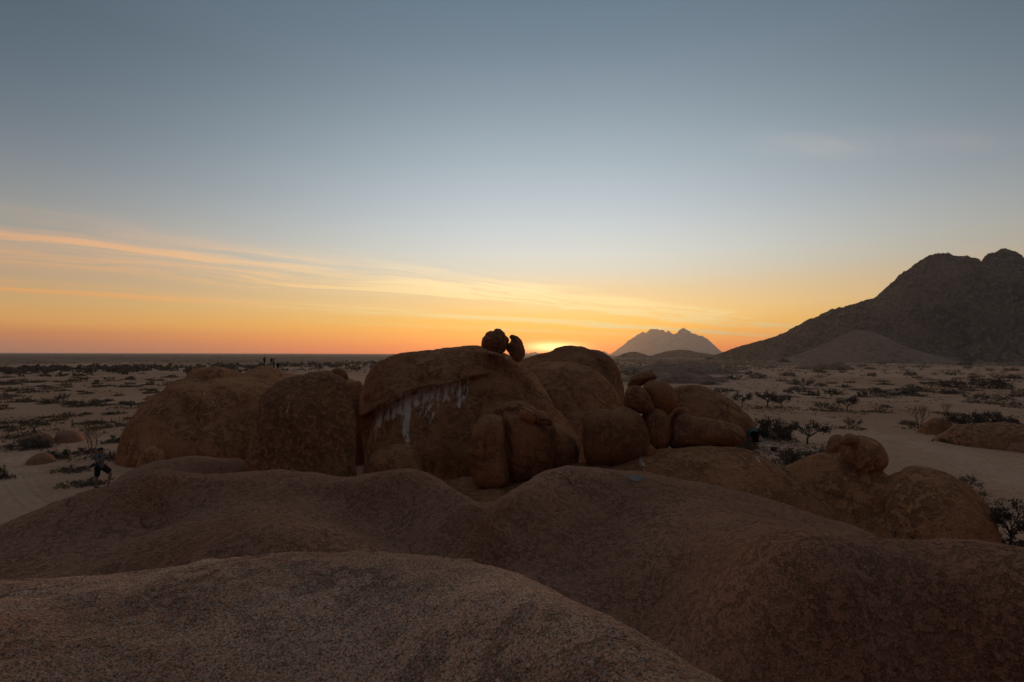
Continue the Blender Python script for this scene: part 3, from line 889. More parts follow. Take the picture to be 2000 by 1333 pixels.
R('small_boulder', 'broken angular boulder lodged under the arched brow', [
    dict(o=[(1013, 808), (1019, 799), (1033, 798), (1044, 804), (1049, 815), (1043, 826), (1028, 821), (1017, 816)], Y=51.2, T=0.75, p=0.33)], disp=(0.06, 1.3, 4), seed=17, pebble=0.05)
R('rock_platform', 'low dark rock platform under the arched group of boulders', [
    dict(o=[(700, 1000), (760, 968), (850, 955), (905, 946), (960, 952), (1040, 946), (1110, 920), (1180, 905), (1260, 905), (1300, 960)], Y=50, T=7, p=0.3, open=True)],
    disp=(0.25, 0.3, 4), cat='rock', seed=18, pebble=0.1)
R('round_boulder', 'big rounded boulder with a short vertical cleft on the long slab', [
    dict(o=[(1138, 822), (1141, 810), (1155, 803), (1185, 801), (1205, 797), (1222, 796), (1242, 805), (1259, 826), (1268, 856), (1266, 882), (1248, 898), (1215, 906), (1180, 911), (1152, 909), (1142, 890), (1139, 855)], Y=51.5, T=3.5, p=0.36)],
    disp=(0.10, 0.4, 4), seed=19, pebble=0.04, grooves=[([(1203, 797), (1196, 812), (1194, 830), (1197, 845)], 0.28, 0.42)])
R('round_boulder', 'knobbly boulder sitting on the cleft boulder', [
    dict(o=[(1218, 790), (1219, 772), (1226, 758), (1240, 753), (1254, 758), (1266, 770), (1275, 788), (1275, 802), (1264, 809), (1245, 806), (1228, 799)], Y=52.5, T=1.6, p=0.42)],
    cell=0.09, disp=(0.10, 0.8, 4), seed=20, pebble=0.06)
R('round_boulder', 'smooth round boulder stacked beside the knobbly boulder', [
    dict(o=[(1256, 760), (1262, 747), (1278, 742), (1298, 745), (1314, 757), (1322, 778), (1318, 797), (1304, 811), (1284, 808), (1270, 795), (1262, 776)], Y=54, T=1.9, p=0.44)],
    cell=0.09, disp=(0.06, 0.6, 4), seed=21, stains=[('blob', [(1276, 745), (1295, 746)], 0.3, 0.7)])
R('cap_boulder', 'flat topped boulder capping the stacked pair', [
    dict(o=[(1226, 756), (1229, 742), (1242, 730), (1260, 726), (1276, 730), (1282, 738), (1270, 746), (1250, 755), (1238, 762)], Y=56, T=1.5)],
    cell=0.1, disp=(0.08, 0.7, 4), seed=22)
R('round_boulder', 'blocky boulder wedged between the cleft boulder and the lying slab', [
    dict(o=[(1252, 830), (1256, 806), (1272, 796), (1298, 804), (1312, 830), (1312, 858), (1302, 875), (1280, 880), (1264, 870)], Y=53, T=2.2, p=0.38)],
    disp=(0.07, 0.6, 4), seed=23)
R('lying_boulder', 'long lying boulder with a pointed corner and a rounded snout', [
    dict(o=[(1308, 872), (1310, 845), (1318, 822), (1329, 807), (1340, 807), (1352, 814), (1385, 819), (1420, 825), (1442, 833), (1455, 846), (1456, 858), (1446, 868), (1420, 872), (1370, 873), (1330, 876)], Y=51.5, T=2.3, p=0.38)],
    disp=(0.08, 0.5, 4), seed=24, pebble=0.05, grooves=[([(1352, 850), (1375, 862), (1400, 870)], 0.15, 0.14), ([(1334, 810), (1322, 836), (1312, 862)], 0.25, 0.25)],
    stains=[('blob', [(1334, 812), (1318, 842)], 0.3, 0.35)])
R('small_boulder', 'small boulder tucked behind the pointed corner of the lying boulder', [
    dict(o=[(1306, 832), (1312, 808), (1324, 798), (1340, 797), (1348, 806), (1344, 822), (1325, 835)], Y=55, T=1.3)], disp=(0.05, 0.8, 3), seed=25)
R('small_boulder', 'little rounded stone at the foot of the cleft boulder', [
    dict(o=[(1257, 892), (1262, 876), (1270, 869), (1278, 874), (1281, 886), (1274, 895)], Y=49, T=0.6)], disp=(0.03, 1.2, 3), seed=26)
R('granite_dome', 'low sloping brown dome behind the lying boulder', [
    dict(o=[(1285, 850), (1308, 770), (1325, 755), (1348, 752), (1375, 756), (1395, 763), (1420, 777), (1447, 797), (1468, 818), (1478, 838), (1482, 870)], Y=88, T=7.5, lean=0.02, p=0.38, open=True)],
    disp=(0.15, 0.3, 4), cat='rock', seed=27, grooves=[([(1405, 788), (1430, 802), (1455, 812)], 0.3, 0.25), ([(1330, 770), (1370, 768), (1400, 780)], 0.5, 0.25)])
R('granite_slab', 'broad sloping granite slab carrying the stacked boulders', [
    dict(o=[(1080, 1000), (1150, 925), (1200, 903), (1250, 888), (1300, 879), (1370, 875), (1430, 875), (1468, 882), (1508, 900), (1540, 916), (1580, 945), (1620, 985), (1660, 1050)], Y=46, T=6.2, lean=0.35, p=0.42, open=True)],
    disp=(0.12, 0.35, 4), cat='rock', seed=28, pebble=0.05,
    stains=[('blob', [(1238, 903), (1248, 912), (1254, 920)], 0.35, 0.85), ('blob', [(1447, 890), (1465, 896), (1480, 902), (1488, 910)], 0.22, 0.9), ('blob', [(1297, 892), (1298, 898)], 0.2, 0.6)],
    grooves=[([(1470, 886), (1500, 905), (1530, 930), (1560, 960)], 0.25, 0.2)])
R('nose_rock', 'smooth brown rock shaped like a nose with a rounded head and hump', [
    dict(o=[(1430, 1060), (1480, 962), (1518, 922), (1550, 904), (1590, 889), (1622, 882), (1655, 882), (1690, 905), (1728, 925), (1755, 965), (1800, 1060)], Y=45, T=4.8, lean=0.35, open=True),
    dict(o=[(1638, 880), (1642, 866), (1652, 855), (1670, 851), (1695, 857), (1718, 866), (1730, 881), (1735, 898), (1731, 911), (1718, 923), (1700, 940), (1672, 945), (1650, 918)], Y=46.5, T=2.7, p=0.42),
    dict(o=[(1690, 1060), (1715, 965), (1738, 931), (1757, 924), (1767, 915), (1785, 912), (1815, 915), (1850, 926), (1885, 946), (1915, 972), (1938, 1000), (1955, 1060)], Y=44, T=5.0, lean=0.3, open=True)],
    k=0.3, disp=(0.10, 0.4, 4), cat='rock', seed=29, grooves=[([(1652, 862), (1648, 890), (1655, 920), (1690, 960), (1720, 1000)], 0.4, 0.3), ([(1500, 925), (1560, 950), (1640, 975), (1700, 1000)], 0.12, 0.12)])
R('small_boulder', 'rough oval boulder resting on the brow of the nose-shaped rock', [
    dict(o=[(1640, 862), (1648, 851), (1660, 847), (1673, 851), (1679, 860), (1670, 868), (1652, 870)], Y=45.6, T=0.95)], cell=0.08, disp=(0.06, 1.0, 4), seed=30)
R('round_boulder', 'rounded boulder nestled behind the brow of the nose-shaped rock', [
    dict(o=[(1612, 900), (1614, 872), (1620, 856), (1632, 849), (1646, 852), (1654, 866), (1650, 900)], Y=49, T=1.5)], disp=(0.05, 0.8, 3), seed=31)
R('low_rock', 'long low grey-brown rock lying before the knobbed dome', [
    dict(o=[(205, 985), (222, 945), (255, 922), (300, 904), (345, 895), (400, 893), (450, 898), (480, 905), (500, 960)], Y=49, T=4.2, open=True, lean=0.2)],
    disp=(0.12, 0.4, 4), cat='rock', mat='slab', seed=32)
R('round_boulder', 'half-sunk rounded boulder at the foot of the knobbed dome', [
    dict(o=[(262, 945), (268, 905), (280, 882), (296, 872), (310, 877), (321, 892), (326, 945)], Y=57, T=2.2, open=True)], disp=(0.08, 0.6, 4), seed=33)
R('small_boulder', 'low rounded boulder standing alone beside the bending track', [
    dict(o=[(46, 912), (56, 897), (72, 887), (88, 884), (102, 890), (112, 900), (118, 912)], Y=70, T=1.8, open=True)], disp=(0.06, 0.6, 3), seed=34, mat='slab')
R('small_boulder', 'grey domed boulder on the sand by the wire fence', [
    dict(o=[(102, 872), (108, 852), (122, 843), (140, 841), (156, 846), (166, 858), (172, 872)], Y=87, T=2.6, open=True)], disp=(0.1, 0.5, 3), seed=35, mat='slab')
R('low_rock', 'low rock half hidden in dry brush below the umbrella thorn tree', [
    dict(o=[(22, 880), (45, 860), (70, 848), (92, 847), (104, 857), (120, 868), (128, 880)], Y=84, T=2.4, open=True)], disp=(0.12, 0.5, 3), seed=36, mat='slab', cat='rock')
R('low_rock', 'wide low outcrop on the sand across the track from the nose-shaped rock', [
    dict(o=[(1800, 880), (1820, 860), (1845, 842), (1870, 831), (1910, 828), (1955, 829), (2000, 830), (2060, 832), (2110, 850), (2130, 880)], Y=85, T=6, open=True)], disp=(0.3, 0.2, 5), seed=37, cat='rock', mat='mottled', pebble=0.25)
R('low_rock', 'smooth pale low rock at the end of the wide outcrop', [
    dict(o=[(1925, 884), (1940, 868), (1965, 858), (2000, 855), (2050, 856), (2090, 884)], Y=81, T=3.5, open=True)], disp=(0.1, 0.3, 3), seed=38, cat='rock', mat='slab')
R('low_rock', 'dark rock behind the bare tree beside the wide outcrop', [
    dict(o=[(1788, 850), (1800, 832), (1820, 818), (1842, 818), (1860, 830), (1866, 850)], Y=98, T=3.5, open=True)], disp=(0.2, 0.3, 4), seed=39, cat='rock')
R('rock_outcrop', 'flat brown rock outcrop on the plain beyond the capped boulders', [
    dict(o=[(1170, 752), (1200, 742), (1222, 736), (1250, 728), (1275, 730), (1296, 722), (1330, 721), (1350, 727), (1372, 729), (1392, 738), (1425, 748)], Y=285, T=26, open=True, lean=0.4)], disp=(0.7, 0.06, 5), seed=40, mat='far_rock', cat='rock', cell=0.9, pebble=1.0)
R('rock_outcrop', 'long bare brown ridge of rock behind the flat outcrop', [
    dict(o=[(1180, 732), (1205, 722), (1232, 715), (1256, 716), (1290, 709), (1320, 712), (1345, 708), (1372, 712), (1400, 713), (1420, 720), (1460, 728)], Y=420, T=40, open=True, lean=0.4)], disp=(1.0, 0.04, 5), seed=41, mat='far_rock', cat='rock', cell=1.3, pebble=1.4)
R('rock_outcrop', 'small dark outcrop among shrubs below the big mountain', [
    dict(o=[(1545, 722), (1562, 713), (1590, 708), (1625, 708), (1650, 712), (1668, 720)], Y=520, T=14, open=True)], disp=(0.8, 0.05, 5), seed=42, mat='far_rock', cat='rock', cell=1.2, pebble=0.5)


# ------------------------------------------------------------------ mountains
def ridge_hill(name, label, pts, Yr, slope, mat, cell, rough, seed, cat, back=1.0, mn=60.0, shape=1.25, tex=1.0, jag=0.035):
    """a hill whose skyline passes through the photo points; slope = run per metre of height on the near side"""
    P_ = np.array([px(x, y, Yr)[[0, 2]] for x, y in pts])
    xs = np.arange(P_[0, 0], P_[-1, 0], cell)
    H = np.interp(xs, P_[:, 0], P_[:, 1])
    H = H * (1 + jag * fbm(np.c_[xs / tex * 0 + xs, 0 * xs, 0 * xs], 0.010 * tex, 4, 0.6, seed=seed + 9) * np.clip(H / 60, 0, 1) + 0.6 * jag * fbm(np.c_[xs, 0 * xs, 0 * xs], 0.045 * tex, 3, 0.6, seed=seed + 13) * np.clip(H / 60, 0, 1))
    Hs = np.convolve(np.pad(H, 12, mode='edge'), np.ones(25) / 25, 'valid')
    run = mn + Hs * slope
    ys = np.arange(Yr - run.max() - cell, Yr + run.max() * back * 0.8, cell)
    gx, gy = np.meshgrid(xs, ys, indexing='ij')
    u = 1 - np.where(gy <= Yr, (Yr - gy) / run[:, None], (gy - Yr) / (run[:, None] * back * 0.75))
    g = np.clip(u, -0.2, 1)
    g = np.sign(g) * np.abs(g) ** shape
    z = H[:, None] * g
    V = np.c_[gx.ravel(), gy.ravel(), z.ravel()]
    k = np.clip(V[:, 2] / 90.0, 0, 1)
    soft = 1 - np.exp(-((gy.ravel() - Yr) / (run.max() * 0.22)) ** 2) * 0.93
    V[:, 2] += k * soft * rough * (1.0 * fbm(V, 0.004 * tex, 4, seed=seed) + 0.75 * (ridged(V, 0.009 * tex, 4, 0.55, seed=seed + 1) - 1.3) + 0.22 * fbm(V, 0.05 * tex, 3, 0.6, seed=seed + 2) + 0.30 * (ridged(V, 0.035 * tex, 3, 0.6, seed=seed + 11) - 1.2) + 0.6 * (ridged(V * (1, 0.3, 0.3), 0.022 * tex, 3, 0.5, seed=seed + 8) - 1.2))
    V[:, 2] += k * 0.10 * rough * np.abs(fbm(V, 0.06 * tex, 3, 0.6, seed=seed + 5))
    V[:, 2] -= 0.8
    nx, ny = gx.shape
    i, j = np.meshgrid(np.arange(nx - 1), np.arange(ny - 1), indexing='ij')
    a = (i * ny + j).ravel()
    F = np.stack([a, a + ny, a + ny + 1, a + 1], 1)
    F = F[V[:, 2][F].max(1) > -1.2]
    used = np.unique(F); mp = -np.ones(len(V), int); mp[used] = np.arange(len(used))
    V = V[used]; F = mp[F]
    base = np.array((V[:, 0].mean(), Yr, 0.0))
    o = obj(name, new_mesh(name, V - base, F, [M[mat]]), loc=base, label=label, kind='structure')
    return o, V, F


big_mtn, MV, MF = ridge_hill('mountain', 'tall rugged brown mountain with a notch and a blocky summit', [
    (1385, 697), (1405, 690), (1440, 677), (1470, 669), (1500, 662), (1540, 646), (1580, 625), (1620, 606), (1665, 593), (1705, 583), (1722, 570), (1740, 555),
    (1760, 536), (1780, 520), (1800, 507), (1818, 500), (1838, 496), (1855, 496), (1872, 502), (1885, 500), (1905, 502), (1912, 506), (1920, 515), (1922, 512), (1924, 499), (1930, 492),
    (1945, 490), (1958, 485), (1970, 485), (1982, 490), (1988, 492), (1990, 501), (1999, 505), (2003, 514), (2040, 500), (2100, 490), (2200, 520), (2350, 570), (2500, 620), (2650, 690)],
    1450, 1.15, 'mount', 4.2, 46.0, 21, 'mountain', jag=0.018)
ridge_hill('granite_hillside', 'smooth pale granite hump at the foot of the tall mountain', [
    (1530, 700), (1560, 691), (1600, 677), (1630, 662), (1655, 648), (1675, 642), (1700, 645), (1730, 657), (1760, 672), (1790, 684), (1830, 694), (1860, 700)],
    1010, 1.5, 'far_rock', 3.0, 3.0, 25, 'hill', mn=25.0, shape=1.0)
ridge_hill('distant_mountain', 'hazy twin-peaked grey mountain on the horizon', [
    (1192, 692), (1205, 683), (1217, 675), (1228, 664), (1240, 658), (1252, 652), (1263, 650), (1272, 645), (1283, 642), (1290, 645), (1296, 646), (1301, 650), (1305, 645), (1309, 648), (1313, 652), (1319, 652), (1324, 648), (1328, 642), (1336, 641), (1344, 644),
    (1352, 650), (1362, 655), (1372, 657), (1382, 663), (1392, 672), (1400, 679), (1410, 687), (1418, 693)],
    10300, 1.6, 'mount', 24.0, 40.0, 31, 'mountain', tex=0.45, jag=0.06)
ridge_hill('distant_mountain', 'tiny pale jagged peaks on the horizon beside the setting sun', [
    (1015, 694), (1024, 690.5), (1029, 689), (1033, 690.5), (1037, 687.5), (1041, 688.5), (1045, 686.5), (1050, 689), (1056, 692), (1062, 694)],
    11300, 1.6, 'mount', 22.0, 8.0, 33, 'mountain', tex=0.3)
ridge_hill('distant_mountain', 'tiny pale tooth of a peak between the grooved dome and twin-peaked mountain', [
    (1165, 694), (1172, 690), (1177, 685.5), (1182, 687), (1188, 691), (1196, 694.5)], 11300, 1.6, 'mount', 22.0, 8.0, 35, 'mountain', tex=0.3)
ridge_hill('scrub_hill', 'low dark scrubby hill before the twin-peaked mountain', [
    (1262, 698), (1280, 692), (1300, 686), (1325, 682.5), (1345, 684), (1362, 688), (1385, 691), (1420, 698)], 2200, 2.2, 'mount', 7.0, 8.0, 37, 'hill', mn=40)
ridge_hill('scrub_hill', 'small dark scrubby knoll beside the low scrubby hill', [
    (1200, 700), (1215, 691), (1228, 687), (1242, 686), (1255, 690), (1275, 698)], 1900, 2.2, 'mount', 6.0, 6.0, 39, 'hill', mn=40)

# ------------------------------------------------------------------ plants
class Geo:
    def __init__(s): s.v = []; s.f = []; s.m = []

    def tube(s, pts, r0, r1, mi=0):
        n = len(pts); b = len(s.v)
        for k, p in enumerate(pts):
            d = np.subtract(pts[min(k + 1, n - 1)], pts[max(k - 1, 0)]); d = d / (np.linalg.norm(d) + 1e-9)
            a = np.cross(d, (0.3, 0.9, 0.1) if abs(d[2]) > 0.9 else (0, 0, 1)); a /= np.linalg.norm(a) + 1e-9; c = np.cross(d, a)
            r = r0 + (r1 - r0) * k / max(n - 1, 1)
            for j in range(3):
                t = j * 2.0944
                s.v.append(np.asarray(p) + r * (math.cos(t) * a + math.sin(t) * c))
        for k in range(n - 1):
            for j in range(3):
                i0, i1 = b + 3 * k + j, b + 3 * k + (j + 1) % 3
                s.f.append((i0, i1, i1 + 3, i0 + 3)); s.m.append(mi)

    def leaf(s, p, size, rnd, mi=1, flat=0.0):
        n = rnd.normal(size=3); n[2] = n[2] * (1 - flat) + flat * 2; n /= np.linalg.norm(n)
        a = np.cross(n, rnd.normal(size=3)); a /= np.linalg.norm(a) + 1e-9; c = np.cross(n, a)
        b = len(s.v); w_, h_ = size * rnd.uniform(0.35, 0.7), size * rnd.uniform(0.7, 1.2)
        s.v += [p - a * h_, p - c * w_ * 0.8, p + a * h_, p + c * w_]
        s.f.append((b, b + 1, b + 2, b + 3)); s.m.append(mi)

    def mesh(s, name, mats, only=None):
        V = np.array(s.v); F = np.array(s.f); m_ = np.array(s.m)
        if only is not None:
            F = F[m_ == only]; m_ = np.zeros(len(F), int)
            used = np.unique(F); mp = -np.ones(len(V), int); mp[used] = np.arange(len(used)); V = V[used]; F = mp[F]
        return new_mesh(name, V, F, mats, smooth=False, midx=m_)


def grow(g, rnd, p, d, L, r, lev, leafn, leaf_s, spread, shape):
    """one branch and what it bears; shape(p) pulls the twigs into the outline of the crown"""
    q = p + d * L * 0.5 + rnd.normal(size=3) * L * 0.07
    e = p + d * L + rnd.normal(size=3) * L * 0.06
    g.tube([p, q, e], r, r * 0.55)
    if lev == 0:
        for _ in range(leafn):
            t = rnd.uniform(0.2, 1.15)
            g.leaf(p + (e - p) * t + rnd.normal(size=3) * leaf_s * 1.3, leaf_s, rnd)
        return
    for _ in range(3 if lev > 1 else 4):
        nd = d + rnd.normal(size=3) * spread; nd = shape(e, nd); nd /= np.linalg.norm(nd)
        b = p + (e - p) * rnd.uniform(0.45, 1.0)
        grow(g, rnd, b, nd, L * rnd.uniform(0.5, 0.72), r * 0.5, lev - 1, leafn, leaf_s, spread, shape)


def fit_unit(g):
    V = np.array(g.v); lo, hi = np.percentile(V, 1, axis=0), np.percentile(V, 99, axis=0)
    V[:, 0] -= 0.5 * (lo[0] + hi[0]) * 0; V[:, :2] /= max(abs(lo[0]), hi[0], abs(lo[1]), hi[1]); V[:, 2] /= hi[2]
    g.v = list(V)


def plant(kind, seed):
    rnd = np.random.default_rng(seed); g = Geo(); O = np.zeros(3)
    if kind == 'vase':
        for k in range(8):
            a = k * 0.785 + rnd.uniform(-0.3, 0.3); s = rnd.uniform(0.35, 1.0)
            d = np.array((math.cos(a) * s, math.sin(a) * s, rnd.uniform(0.5, 0.95))); d /= np.linalg.norm(d)
            grow(g, rnd, O + d * 0.02, d, 0.55, 0.016, 2, 11, 0.036, 0.36, lambda p, n: n * (1, 1, 0.75) + (0, 0, 0.12))
    elif kind == 'mound':
        for k in range(9):
            a = k * 0.7 + rnd.uniform(-0.3, 0.3); s = rnd.uniform(0.5, 1.3)
            d = np.array((math.cos(a) * s, math.sin(a) * s, rnd.uniform(0.25, 0.8))); d /= np.linalg.norm(d)
            grow(g, rnd, O + d * 0.02, d, 0.5, 0.014, 2, 13, 0.042, 0.55, lambda p, n: n * (1, 1, 0.6) + (0, 0, 0.05))
        for k in range(160):
            a = rnd.uniform(0, 6.28); r = math.sqrt(rnd.uniform(0, 1)) * 0.85
            g.leaf(np.array((r * math.cos(a), r * math.sin(a), rnd.uniform(0.02, 0.5) * (1.1 - r))), 0.06, rnd)
    elif kind == 'umbrella':
        top = np.array((0.05, 0.03, 0.36)); g.tube([O, (0.03, -0.02, 0.18), top], 0.045, 0.032)
        for k in range(7):
            a = k * 0.9 + rnd.uniform(-0.3, 0.3); s = rnd.uniform(0.6, 1.3)
            d = np.array((math.cos(a) * s, math.sin(a) * s, rnd.uniform(0.45, 0.8))); d /= np.linalg.norm(d)
            grow(g, rnd, top - (0, 0, rnd.uniform(0, 0.14)), d, 0.48, 0.022, 2, 13, 0.038, 0.42, lambda p, n: n * (1, 1, 0.35) + (0, 0, 0.10 if p[2] < 0.75 else -0.05))
    elif kind == 'bare':
        for k in range(4):
            a = k * 1.57 + rnd.uniform(-0.4, 0.4)
            d = np.array((math.cos(a) * 0.22, math.sin(a) * 0.22, 1.0)); d /= np.linalg.norm(d)
            b = O + np.array((math.cos(a), math.sin(a), 0)) * 0.03
            g.tube([b, b + d * 0.22 + rnd.normal(size=3) * 0.02, b + d * 0.42], 0.013, 0.009)
            for _ in range(4):
                n = d + rnd.normal(size=3) * 0.33; n[2] = abs(n[2]); n /= np.linalg.norm(n)
                grow(g, rnd, b + d * rnd.uniform(0.28, 0.42), n, 0.30, 0.0065, 3, 0, 0.01, 0.33, lambda p, q: q * (1, 1, 1) + (0, 0, 0.18))
    elif kind == 'dead':
        for k in range(6):
            a = k * 1.05 + rnd.uniform(-0.4, 0.4); s = rnd.uniform(0.5, 1.4)
            d = np.array((math.cos(a) * s, math.sin(a) * s, rnd.uniform(0.2, 0.9))); d /= np.linalg.norm(d)
            grow(g, rnd, O, d, 0.5, 0.02, 3, 0, 0.01, 0.5, lambda p, q: q * (1, 1, 0.8))
    elif kind == 'clump':                                      # small far shrub
        for k in range(5):
            a = k * 1.26; d = np.array((math.cos(a) * 0.8, math.sin(a) * 0.8, rnd.uniform(0.4, 0.8)))
            g.tube([O, d * 0.6], 0.03, 0.015)
        for k in range(110):
            a = rnd.uniform(0, 6.28); r = math.sqrt(rnd.uniform(0, 1))
            z = rnd.uniform(0.05, 1.0) * (1 - 0.55 * r * r) * rnd.uniform(0.75, 1.1)
            g.leaf(np.array((r * math.cos(a) * (0.45 + 0.55 * min(1, z * 1.9)), r * math.sin(a) * (0.45 + 0.55 * min(1, z * 1.9)), z)), 0.11, rnd, flat=0.25)
    fit_unit(g)
    return g


LIB = {}
for kind, n in (('vase', 4), ('mound', 4), ('umbrella', 4), ('bare', 3), ('dead', 3), ('clump', 6)):
    LIB[kind] = [plant(kind, 100 + 7 * k + len(kind)) for k in range(n)]
_mc = {}


def plant_mesh(kind, k, leafm, twigm, only=None):
    key = (kind, k, leafm, twigm, only)
    if key not in _mc:
        g = LIB[kind][k]
        mats = [M[twigm], M[leafm]] if only is None else [M[twigm] if only == 0 else M[leafm]]
        _mc[key] = g.mesh('plant_' + kind, mats, only)
    return _mc[key]


prnd = random.Random(5)
PLANTS = []


LAND = [('the round-topped thorn tree', gnd(1622, 779)), ('the lopsided thorn tree', gnd(1655, 804)), ('the largest thicket-like bush', gnd(1933, 759)), ('the flat-topped funnel bush', gnd(1909, 787)),
        ('the long low bush', gnd(1745, 771)), ('the spiky dark bush', gnd(1571, 760)), ('the broad thorn tree at the bend', gnd(1498, 796)), ('the flat brown outcrop', gnd(1310, 742)),
        ('the wide outcrop', gnd(1930, 840)), ('the half-bare grey tree', gnd(1796, 838)), ('the small dark outcrop', np.array((320., 520., 0.))), ('the foot of the pale granite hump', np.array((600., 830., 0.))),
        ('the foot of the tall mountain', np.array((950., 950., 0.))), ('the foot of the tall mountain', np.array((450., 1000., 0.))), ('the long bare ridge of rock', np.array((150., 420., 0.))),
        ('the wire fence', gnd(180, 828)), ('the wire fence', gnd(60, 840)), ('the small flat green bush', gnd(221, 809)), ('the far thicket', np.array((-330., 400., 0.))), ('the far thicket', np.array((-480., 350., 0.))),
        ('the far thicket', np.array((-220., 430., 0.))), ('the umbrella thorn tree', gnd(69, 848)), ('the flank of the knobbed dome', np.array((-66., 92., 0.))), ('the slender leafless tree', gnd(180, 892))]
SHAPE = dict(vase='funnel-shaped', mound='mounded', umbrella='umbrella-shaped', clump='tufted', bare='leafless', dead='dead')


def shrub_label(kind, leafm, rx, hz, p):
    size = 'tiny' if rx < 0.7 else 'small' if rx < 1.4 else 'medium' if rx < 2.6 else 'large'
    flat_ = 'flat ' if hz < rx * 0.45 else 'tall ' if hz > rx * 1.15 else ''
    tone = 'dry brown' if leafm == 'dry_leaf' else 'dark'
    name = min(LAND, key=lambda q: math.hypot(q[1][0] - p[0], q[1][1] - p[1]))[0]
    return f'{size} {flat_}{tone} {SHAPE[kind]} shrub near {name}'


def put_plant(kind, cx, by, wp, hp, name, label, cat, group=None, leafm='leaf', twigm='twig', parts=False, at=None, z=None):
    """place a plant by the pixel of its foot, its width and height in photo pixels"""
    p = gnd(cx, by) if at is None else np.array(at, float)
    if p[1] < 330: PLANTS.append((p[0], p[1], wp * 0.5 * p[1] / FP))
    if z is None: p[2] = gh(p[None, :])[0] - 0.03
    else: p[2] = z
    s = p[1] / FP
    k = prnd.randrange(len(LIB[kind]))
    rx, hz = wp * 0.5 * s, hp * s
    if label is None: label = shrub_label(kind, leafm, rx, hz, p)
    if parts:
        o = obj(name, None, loc=p, label=label, cat=cat, group=group)
        obj('trunk' if kind in ('umbrella', 'bare') else 'stem', plant_mesh(kind, k, leafm, twigm, 0), o)
        if kind not in ('bare', 'dead'): obj('crown' if kind == 'umbrella' else 'foliage', plant_mesh(kind, k, leafm, twigm, 1), o)
    else:
        o = obj(name, plant_mesh(kind, k, leafm, twigm), loc=p, label=label, cat=cat, group=group)
    o.rotation_euler = (0, 0, prnd.uniform(0, 6.28)); o.scale = (rx, rx * prnd.uniform(0.85, 1.15), hz)
    return o


# trees and bushes with a place of their own in the picture
U = 'umbrella'
put_plant(U, 1577, 866, 76, 48, 'thorn_tree', 'dark spreading thorn tree beside the track behind the nose-shaped rock', 'tree', parts=True)
put_plant('mound', 1506, 855, 68, 40, 'thorn_bush', 'big dark brown thorn bush sheltering the green camp tent', 'bush', parts=True)
put_plant('vase', 1524, 854, 44, 32, 'thorn_bush', 'loose brown bush leaning over the tent bush towards the track', 'bush', parts=True, leafm='dry_leaf')
put_plant('bare', 180, 892, 52, 70, 'bare_tree', 'slender leafless tree with several stems by the bending track', 'tree', parts=True, twigm='pale_twig')
put_plant(U, 69, 848, 54, 30, 'thorn_tree', 'small umbrella thorn tree behind the low rock by the fence', 'tree', parts=True, leafm='dry_leaf')
put_plant(U, 1655, 804, 40, 31, 'thorn_tree', 'lopsided dark thorn tree with a clear trunk across the track', 'tree', parts=True)
put_plant(U, 1622, 779, 34, 21, 'thorn_tree', 'neat round-topped dark thorn tree on the open sand', 'tree', parts=True)
put_plant('bare', 1796, 838, 56, 48, 'bare_tree', 'half-bare grey tree with forked trunk before the dark rock', 'tree', parts=True)
put_plant('bare', 1848, 808, 30, 24, 'bare_tree', 'pale leafless tree behind the wide outcrop', 'tree', parts=True, twigm='pale_twig')
put_plant(U, 1449, 796, 40, 30, 'thorn_tree', 'round dark thorn tree above the sloping dome', 'tree', parts=True)
put_plant(U, 1498, 796, 56, 34, 'thorn_tree', 'broad dark thorn tree beside the bend of the track', 'tree', parts=True)
put_plant(U, 1527, 797, 38, 26, 'thorn_tree', 'smaller thorn tree overlapping the broad one at the bend', 'tree', parts=True)
put_plant('vase', 1571, 760, 36, 21, 'thorn_bush', 'spiky dark bush standing out on the pale flat', 'bush', parts=True)
put_plant('vase', 1909, 787, 46, 21, 'thorn_bush', 'funnel-shaped dark bush with a flat top', 'bush', parts=True)
put_plant('vase', 1605, 802, 30, 18, 'thorn_bush', 'funnel-shaped brown bush beside the lopsided thorn tree', 'bush', parts=True, leafm='dry_leaf')
put_plant('mound', 1933, 759, 76, 28, 'thorn_bush', 'largest dark thicket-like bush on the far sand', 'bush', parts=True)
put_plant('mound', 1745, 771, 78, 12, 'low_bush', 'very long low dark bush spread flat on the sand', 'bush', parts=True)
put_plant('mound', 113, 895, 32, 19, 'low_bush', 'small dark leafy bush beside the lone boulder on the track', 'bush', parts=True, leafm='green_leaf')
put_plant('mound', 165, 884, 40, 12, 'low_bush', 'flat dark bush at the foot of the slender leafless tree', 'bush', parts=True)
put_plant('mound', 224, 862, 26, 15, 'low_bush', 'small green bush against the flank of the knobbed dome', 'bush', parts=True, leafm='green_leaf')
put_plant('vase', 226, 896, 18, 16, 'low_bush', 'dark tuft of bush at the foot of the knobbed dome flank', 'bush', parts=True)
put_plant('mound', 221, 809, 24, 6, 'low_bush', 'small flat green bush on bare sand beyond the fence', 'bush', parts=True, leafm='green_leaf')
put_plant('mound', 55, 876, 68, 22, 'low_bush', 'tangled grey-brown brush growing over the low rock', 'bush', parts=True, leafm='dry_leaf')
put_plant('mound', 78, 874, 36, 14, 'low_bush', 'dark bush in front of the brush-covered low rock', 'bush', parts=True)
put_plant('mound', 165, 945, 48, 12, 'low_bush', 'flat dry bush on the sand behind the man with the phone', 'bush', parts=True, leafm='dry_leaf')
put_plant('mound', 145, 917, 44, 9, 'low_bush', 'low dry mat of brush between the leafless tree and the man', 'bush', parts=True, leafm='dry_leaf')
put_plant('mound', 2, 935, 22, 30, 'low_bush', 'dark rounded bush at the bend of the track', 'bush', parts=True)
